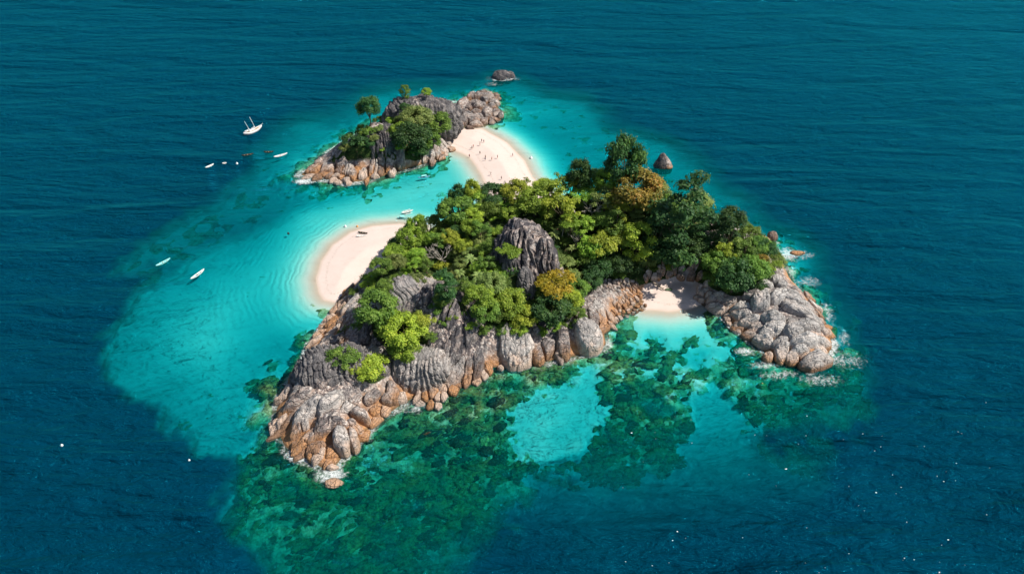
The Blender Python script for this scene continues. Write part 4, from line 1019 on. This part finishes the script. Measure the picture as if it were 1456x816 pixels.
def heading(px, py, ang):              # direction on the water for a direction seen in the photo (degrees, up from the right)
    x0, y0 = G(px, py); x1, y1 = G(px + 8 * math.cos(R(ang)), py - 8 * math.sin(R(ang)))
    return math.atan2(float(y1 - y0), float(x1 - x0)), math.hypot(float(x1 - x0), float(y1 - y0)) / 8
def canoe(px, py, lpx, ang, hm, label, canopy=None, outr=False, z=0, name='canoe', cat='boat'):
    a, m = heading(px, py, ang); L = lpx * m; x, y = G(px, py, .3); x = float(x); y = float(y)
    if z: z = float(ground(x, y)) + .12
    e = empty(name, (x, y, z), a); B = max(L * .17, .8)
    link('hull', hull_mesh(L, B, .75, L * .05), hm, e)
    for t in (-.26, 0, .26): box('seat', (L * t, 0, .26), (.28, B * .92, .06), M['deck'], e)
    box('floor_boards', (0, 0, -.05), (L * .62, B * .5, .05), M['deck'] if hm is not M['white'] else M['white'], e)
    if canopy:
        box('canopy', (0, 0, 1.15), (L * .42, B * 1.0, .10), canopy, e, .9)
        for sx in (-1, 1):
            for sy in (-1, 1):
                V, F = [], []; tube(V, F, [(sx * L * .18, sy * B * .42, .3), (sx * L * .17, sy * B * .4, 1.12)], [.04, .04], 6); link('post', pyd('post', V, F), M['mast'], e)
    if outr:
        for sy in (-1, 1):
            V, F = [], []; tube(V, F, [(-L * .36, sy * B * 1.6, .22), (-L * .2, sy * B * 1.6, .08), (L * .2, sy * B * 1.6, .08), (L * .36, sy * B * 1.6, .26)], [.05, .11, .11, .05], 7); link('outrigger_float', pyd('outrigger_float', V, F), M['white'], e)
        for t in (-.16, .16):
            V, F = [], []; tube(V, F, [(L * t, -B * 1.6, .12), (L * t, -B * .5, .5), (L * t, B * .5, .5), (L * t, B * 1.6, .12)], [.05] * 4, 6); link('outrigger_arm', pyd('outrigger_arm', V, F), M['deck'], e)
    return tag(e, label, cat)
g = 'canoes floating round the west bay'
canoe(298,236,13,24,M['white'],'small white canoe farthest left of the boats near the yacht')['group'] = g
canoe(352,220,17,9,M['dark'],'dark green canoe with pale seats directly below the yacht')['group'] = g
canoe(382,216,14,2,M['dark'],'low dark canoe between the pale seated dark canoe and the long white one')['group'] = g
canoe(399,221,20,16,M['white'],'long white canoe nearest the rocky left end of the north islet')['group'] = g
canoe(232,373,23,28,M['aqua'],'pale aqua canoe over the dark water at the left edge of the sand shelf')['group'] = g
canoe(281,390,24,36,M['white'],'white canoe over the turquoise sand shelf, right of the aqua one')['group'] = g
canoe(603,252,18,9,M['blue'],'blue canopied boat moored in the channel below the north islet',canopy=M['aqua'])
canoe(572,310,15,-4,M['aqua'],'aqua boat moored off the west beach, lower of the pair',canopy=M['aqua'])
canoe(579,301,17,14,M['white'],'white outrigger boat moored off the west beach, upper of the pair',outr=True)
canoe(516,332.5,14,-9,M['dark'],'dark canoe drawn up at the top of the west beach',z=1)
canoe(514,337.5,15,4,M['white'],'pale canoe lying on the west beach sand below the dark one',z=1)
# yacht
a_, m_ = heading(360, 186, 24); x, y = (float(v) for v in G(360, 187, .4)); L = 28 * m_
yt = empty('sailing_yacht', (x, y, .1), a_); tag(yt, 'white sailing yacht with two bare masts anchored over dark water', 'yacht')
link('hull', hull_mesh(L, L * .22, 1.9, .8, 21, 11, .12), M['white'], yt)
box('deck', (0, 0, .92), (L * .74, L * .15, .12), M['deck'], yt); box('cabin', (-L * .05, 0, 1.35), (L * .34, L * .11, .8), M['white'], yt, .85); box('cockpit_awning', (-L * .32, 0, 1.9), (L * .16, L * .12, .1), M['white'], yt)
for t, hgt in ((.14, 7.6), (-.16, 6.6)):
    V, F = [], []; tube(V, F, [(L * t, 0, .8), (L * t - .5, .2, hgt * .5), (L * t - 1.4, .5, hgt)], [.16, .12, .07], 7); ms = link('mast', pyd('mast', V, F), M['mast'], yt)
    V, F = [], []; tube(V, F, [(L * t, 0, 2.3), (L * t - L * .2, 0, 2.2)], [.12, .1], 6); link('boom', pyd('boom', V, F), M['white'], ms)
V, F = [], []; tube(V, F, [(L * .48, 0, 1.9), (L * .58, 0, 2.2)], [.1, .05], 6); link('bowsprit', pyd('bowsprit', V, F), M['mast'], yt)
# tender and buoys
canoe(319,232,6,10,M['white'],'tiny white dinghy between the far left white canoe and the dark canoe', name='dinghy')
for (px, py, mt, lab, r) in [(337,233,'white','small white mooring buoy right of the tiny dinghy',.55),(491,322,'white','white buoy off the upper edge of the west beach',.55),(508,322,'orange','orange float in the shallows above the beached canoes',.45),(410,332,'dark','dark buoy in the lagoon left of the west beach',.5),(574,324,'orange','small orange float close to the trees by the moored pair of boats',.4),(755,225,'white','white float at the outer edge of the sand bar',.7),(88,633,'white','white buoy alone on dark water at the far left',.45),(269,654,'white','white buoy below the sand shelf on dark water',.35)]:
    x, y = (float(v) for v in G(px, py)); V, F = [], []
    tube(V, F, [(0, 0, -r), (0, 0, -r * .6), (0, 0, 0), (0, 0, r * .7), (0, 0, r), (0, 0, r * 1.5)], [r * .3, r * .8, r, r * .7, r * .22, r * .18], 12)
    tag(link('mooring_buoy', pyd('mooring_buoy', V, F), M[mt], None, (x, y, 0)), lab, 'buoy')

# ------------------------------------------------------------------ people on the sand bar
def skin_body(pose):
    """one continuous figure 1.7 m tall, grown from a skeleton"""
    J = dict(pel=(0, 0, .92, .13, .10), sp=(0, 0, 1.12, .12, .09), ch=(0, 0, 1.33, .155, .10), nk=(0, 0, 1.47, .055, .055), hd=(0, .01, 1.58, .085, .10), tp=(0, 0, 1.67, .06, .07),
             ls=(-.19, 0, 1.40, .05, .05), le=(-.25, .02, 1.13, .04, .04), lw=(-.26, .10, .90, .028, .028), lh=(-.26, .13, .80, .035, .02),
             rs=(.19, 0, 1.40, .05, .05), re=(.25, .02, 1.13, .04, .04), rw=(.27, .10, .90, .028, .028), rh=(.27, .13, .80, .035, .02),
             lp=(-.10, 0, .86, .09, .09), lk=(-.11, .02, .48, .055, .055), la=(-.11, -.02, .09, .036, .036), lf=(-.12, .14, .03, .035, .025),
             rp=(.10, 0, .86, .09, .09), rk=(.11, .02, .48, .055, .055), ra=(.11, -.02, .09, .036, .036), rf=(.12, .14, .03, .035, .025))
    if pose == 'walk':
        J['lk'] = (-.11, .16, .50, .055, .055); J['la'] = (-.11, .22, .09, .036, .036); J['lf'] = (-.12, .38, .05, .035, .025)
        J['ra'] = (.11, -.28, .14, .036, .036); J['rf'] = (.12, -.16, .03, .035, .025); J['rk'] = (.11, -.06, .50, .055, .055)
        J['lw'] = (-.27, -.10, .93, .028, .028); J['lh'] = (-.27, -.12, .83, .035, .02); J['rw'] = (.27, .26, .98, .028, .028); J['rh'] = (.27, .33, .92, .035, .02)
    E = 'pel-sp sp-ch ch-nk nk-hd hd-tp ch-ls ls-le le-lw lw-lh ch-rs rs-re re-rw rw-rh pel-lp lp-lk lk-la la-lf pel-rp rp-rk rk-ra ra-rf'.split()
    ks = list(J); me = bpy.data.meshes.new('skeleton'); me.from_pydata([J[k][:3] for k in ks], [tuple(ks.index(q) for q in e.split('-')) for e in E], [])
    o = bpy.data.objects.new('skeleton', me); col.objects.link(o)
    md = o.modifiers.new('s', 'SKIN'); md.use_smooth_shade = True
    for i, k in enumerate(ks): me.skin_vertices[0].data[i].radius = J[k][3:]; me.skin_vertices[0].data[i].use_root = (i == 0)
    o.modifiers.new('u', 'SUBSURF').levels = 1
    dg = bpy.context.evaluated_depsgraph_get(); out = bpy.data.meshes.new_from_object(o.evaluated_get(dg)); bpy.data.objects.remove(o)
    out.name = 'person'; return out
SKIN = simple('skin', (.48, .30, .21), .6); HAIR = simple('hair', (.03, .022, .018))
CL = {k: simple(k + '_cloth', c) for k, c in dict(black=(.03, .03, .035), white=(.75, .74, .72), red=(.5, .06, .05), navy=(.04, .07, .18), tan=(.42, .30, .18)).items()}
def shell(V, F, zs, rx, ry, y0=0, x0=0, k=12):
    b = len(V)
    for z, a, c in zip(zs, rx, ry):
        for j in range(k): V.append((x0 + a * math.cos(2 * math.pi * j / k), y0 + c * math.sin(2 * math.pi * j / k), z))
    for i in range(len(zs) - 1):
        for j in range(k): F.append((b + i * k + j, b + i * k + (j + 1) % k, b + (i + 1) * k + (j + 1) % k, b + (i + 1) * k + j))
BODY = {p: skin_body(p) for p in ('stand', 'walk')}
for b in BODY.values(): b.materials.clear(); b.materials.append(SKIN)
def person(px, py, pose, rz, top, low, label, lie=False):
    x, y = (float(v) for v in G(px, py + 2, .8)); z = float(ground(x, y))
    bo = link('person', BODY[pose], None, None, (x, y, z - .01)); bo.rotation_euler = (0, 0, rz); bo.scale = (1.04,) * 3
    if lie: bo.rotation_euler = (-math.pi / 2, 0, rz); bo.location.z = z + .12
    V, F = [], []; shell(V, F, [.90, 1.1, 1.32, 1.44], [.165, .145, .20, .12], [.13, .12, .135, .09]); link('shirt', pyd('shirt', V, F), CL[top], bo)
    V, F = [], []; shell(V, F, [.66, .80, .96], [.21, .20, .17], [.15, .15, .14]); link('shorts', pyd('shorts', V, F), CL[low], bo)
    V, F = [], []; shell(V, F, [1.52, 1.58, 1.66, 1.73, 1.745], [.09, .105, .105, .06, .005], [.10, .12, .12, .07, .005], -.02); link('hair', pyd('hair', V, F), HAIR, bo)
    tag(bo, label, 'person', 'people on the sand bar')
for a in [(685,201,'stand',.5,'black','navy','person in black standing with another at the upper end of the sand bar'),(688,202,'stand',2.5,'navy','black','person in navy top and black shorts standing beside the person in black'),
          (682.5,206,'walk',1.7,'black','tan','person in black top and tan shorts walking just below the standing pair'),(673,208,'walk',4.0,'red','black','person in red walking on the left of the upper sand bar'),(671,210,'walk',4.0,'navy','tan','person in navy and tan walking behind the one in red'),
          (682.5,217,'stand',0,'black','black','lone person all in black at the middle of the sand bar near the channel side'),(667.5,220,'stand',3,'red','navy','person in red top and navy shorts at the channel edge of the sand bar'),
          (690.3,223,'walk',0,'tan','black','person in tan top and black shorts walking mid sand bar'),(690,226,'walk',0,'navy','navy','person all in navy following the one in tan'),
          (699.3,226.5,'stand',1,'red','tan','person in red top and tan shorts standing in the centre of the sand bar'),(707.5,224.5,'walk',2,'black','red','person in black top and red shorts right of the centre of the sand bar'),
          (729,219.5,'walk',5,'navy','red','person in navy top and red shorts near the open sea side of the sand bar'),(698,246.5,'walk',1,'black','white','person in black top and white shorts on the lower sand bar'),
          (713,253.5,'walk',2.4,'tan','navy','person in tan top and navy shorts close to the trees on the sand bar'),(718,260,'walk',2.4,'white','black','person in white top walking where the sand bar meets the trees')]:
    person(*a)

# ------------------------------------------------------------------ driftwood, green stone, coral head, foam flecks
def log(px0, py0, px1, py1, r, label, mat='drift', z=None):
    (x0, y0), (x1, y1) = hit(px0, py0, .5), hit(px1, py1, .5)
    z0, z1 = (float(ground(a, b)) + .35 for a, b in ((x0, y0), (x1, y1)))
    if z is not None: z0, z1 = z0 + z, z1 + z
    V, F = [], []; rnd = random.Random(int(px0)); pts, rad = [], []
    for i in range(8):
        t = i / 7; pts.append((x0 + (x1 - x0) * t + rnd.uniform(-.15, .15) - x0, (y1 - y0) * t + rnd.uniform(-.15, .15), (z1 - z0) * t + rnd.uniform(-.05, .08))); rad.append(r * (1 - .45 * t) * rnd.uniform(.9, 1.1))
    tube(V, F, pts, rad, 8); p = Vector(pts[4]); tube(V, F, [p, p + Vector((.5, .9, .5))], [r * .5, r * .2], 6)
    tag(link('driftwood_log', pyd('driftwood_log', V, F), M[mat], None, (x0, y0, z0)), label, 'log')
log(929,398,944,412,.4,'grey driftwood log lying across the left part of the cove sand')
log(772,385,792,392,.35,'pale fallen trunk poking out at the right foot of the central dome','pale',3)
log(877,374,886,368,.35,'short orange brown log under the trees above the grey cobbles','deck',1)
log(1094,398,1112,406,.4,'brown log wedged between the top boulders of the east headland','deck',1.5)
log(806,296,818,318,.3,'pale fallen branch in the gap right of the central dome','pale',4)
x, y = hit(952, 411, .3); 
gs = stone(951, 412, 13, 6, 0, 'green', Hh=.9, name='boulder', hc=.3, noisy=.1); ROCKS.pop()
gs.data.materials.clear(); gs.data.materials.append(simple('mossy_stone', (.12, .17, .09))); tag(gs, 'low green mossy stone lying alone on the cove sand', 'boulder')
def coral_head(px, py, w, h, label, seed, topz=-.1):
    x, y = (float(v) for v in G(px, py)); m = float(mpp(x, y)); C3, F3 = ico(4)
    co = C3 * (1 + .4 * fbm(C3[:, 0] * 2 + seed, C3[:, 1] * 2, C3[:, 2] * 2, o=4, s=seed))[:, None] * np.array([w * m / 2, h * m / 2 * 1.3, 1.6])
    me = bpy.data.meshes.new('coral_head'); raw_mesh(me, co, F3)
    n = NT('yellow_coral'); P = n.pos(); c = n.mix(n.step(n.noise(P, 1.6, 5, .7), .35, .65), (.20, .17, .05), (.62, .42, .12)); n.done(n.bsdf(c, .9, n.bump(n.noise(P, 2.2, 5), 1, .5)))
    tag(link('coral_head', me, n.m, None, (x, y, topz - 1.6)), label, 'coral')
coral_head(690, 624, 15, 20, 'orange yellow coral head alone in the dark green reef below the south cliffs', 3)
coral_head(425, 680, 28, 9, 'flat yellow green coral patch off the west tip', 5)
coral_head(1084, 545, 14, 8, 'small yellow coral patch off the lower end of the east headland', 8)
fr_ = np.random.RandomState(9); V, F = [], []
for k in range(62):
    if k < 70: px, py = fr_.uniform(880, 1440), fr_.uniform(570, 815)
    else: px, py = fr_.uniform(380, 900), fr_.uniform(690, 815)
    x, y = (float(v) for v in G(px, py)); r = fr_.uniform(.05, .12) * (2 if fr_.rand() < .06 else 1); b = len(V); nn_ = 7
    V.append((x, y, .05))
    for j in range(nn_):
        a = 2 * math.pi * j / nn_; q = r * fr_.uniform(.5, 1.3); V.append((x + q * 1.5 * math.cos(a), y + q * math.sin(a), .012))
    for j in range(nn_): F.append((b, b + 1 + j, b + 1 + (j + 1) % nn_))
tag(link('foam_flecks', pyd('foam_flecks', V, F), M['white']), 'tiny white flecks of foam scattered over the dark water', 'foam', kind='stuff')

# ------------------------------------------------------------------ labels
ORD = ['first', 'second', 'third', 'fourth', 'fifth', 'sixth', 'seventh', 'eighth', 'ninth', 'tenth', 'eleventh', 'twelfth']
def tzone(px, py):
    if px < 660 and py < 240: return 'on the north islet'
    if px < 628 and py > 420: return 'on the west headland'
    if px < 630: return 'above the west beach'
    if px < 715 and py < 325: return 'towards the sand bar'
    if px < 722 and py < 400: return 'left of central dome'
    if px < 840 and py >= 395: return 'above the south cliffs'
    if px < 800 and py < 300: return 'behind central dome'
    if px < 850: return 'right of central dome'
    if px < 1003: return 'behind the cove'
    return 'on the east point'
LOOK = dict(mid='mid green', bright='bright green', dark='dark green', yellow='yellow green', gold='golden', rust='rust orange', olive='olive green')
SH = dict(round='rounded', tall='upright', umbrella='flat topped', open='loose crowned', shrub='low', layered='dense')
grp = {}
for t in TREES:
    e, sh, lf, px, py, w, lab = t; zn = tzone(px, py)
    cat = 'shrub' if sh == 'shrub' else 'tree'; tag(e, lab, cat, 'shrubs on the islands' if sh == 'shrub' else 'trees of the island woods')
    if not lab: grp.setdefault((zn, sh, lf), []).append(t)
for (zn, sh, lf), L_ in grp.items():
    nm = 'shrub' if sh == 'shrub' else 'tree'
    rows = [('', L_)]
    if len(L_) > 3:
        L_.sort(key=lambda t: t[4]); h_ = len(L_) // 2; rows = [('back row', L_[:h_]), ('front row', L_[h_:])]
    for rn, Q in rows:
        Q.sort(key=lambda t: t[3])
        for i, t in enumerate(Q):
            if len(Q) == 1: od = ('the only one' if not rn else 'alone in the ' + rn)
            else: od = (ORD[i] + ' from left' if i else 'leftmost') + (', ' + rn if rn else ' of its kind')
            t[0]['label'] = f'{LOOK[lf]} {SH[sh]} {nm} {zn}, {od}'
byz = {}
for r in ROCKS: byz.setdefault((r[1], r[0].name.split('.')[0]), []).append(r)
for (zn, nm), L_ in byz.items():
    L_.sort(key=lambda r: -r[3])
    for i, (o, _, p, s_) in enumerate(L_):
        low = o.location.z < 2.0
        look = 'orange stained' if low else 'grey weathered'
        kind = 'cobblestone' if nm == 'cobble' else 'boulder'
        if i < 4 and nm != 'cobble': lab = f'{["largest", "second largest", "third largest", "fourth largest"][i]} {look} {kind} {zn}'
        else: lab = f'{"medium" if i < len(L_) / 2 else "small"} {look} {kind} {zn}'
        tag(o, lab, kind, 'jointed rocks ' + zn)
# the smallest of the more than three hundred boulders read as one rubble
small = sorted([r for r in ROCKS if r[0].name.startswith('boulder')], key=lambda r: -r[3])[285:]
obs = [r[0] for r in small]
if obs:
    for o in obs:
        for k in list(o.keys()): del o[k]
    with bpy.context.temp_override(active_object=obs[0], object=obs[0], selected_objects=obs, selected_editable_objects=obs): bpy.ops.object.join()
    obs[0].name = 'rock_rubble'; tag(obs[0], 'small grey and orange stones filling the gaps between the boulders along the shores', 'rubble', kind='stuff')
for o in bpy.data.objects:
    if '_s' in o: del o['_s']
for o in bpy.data.objects:
    if 'label' in o and len(o['label'].split()) > 16: print('LONG', o.name, o['label'])
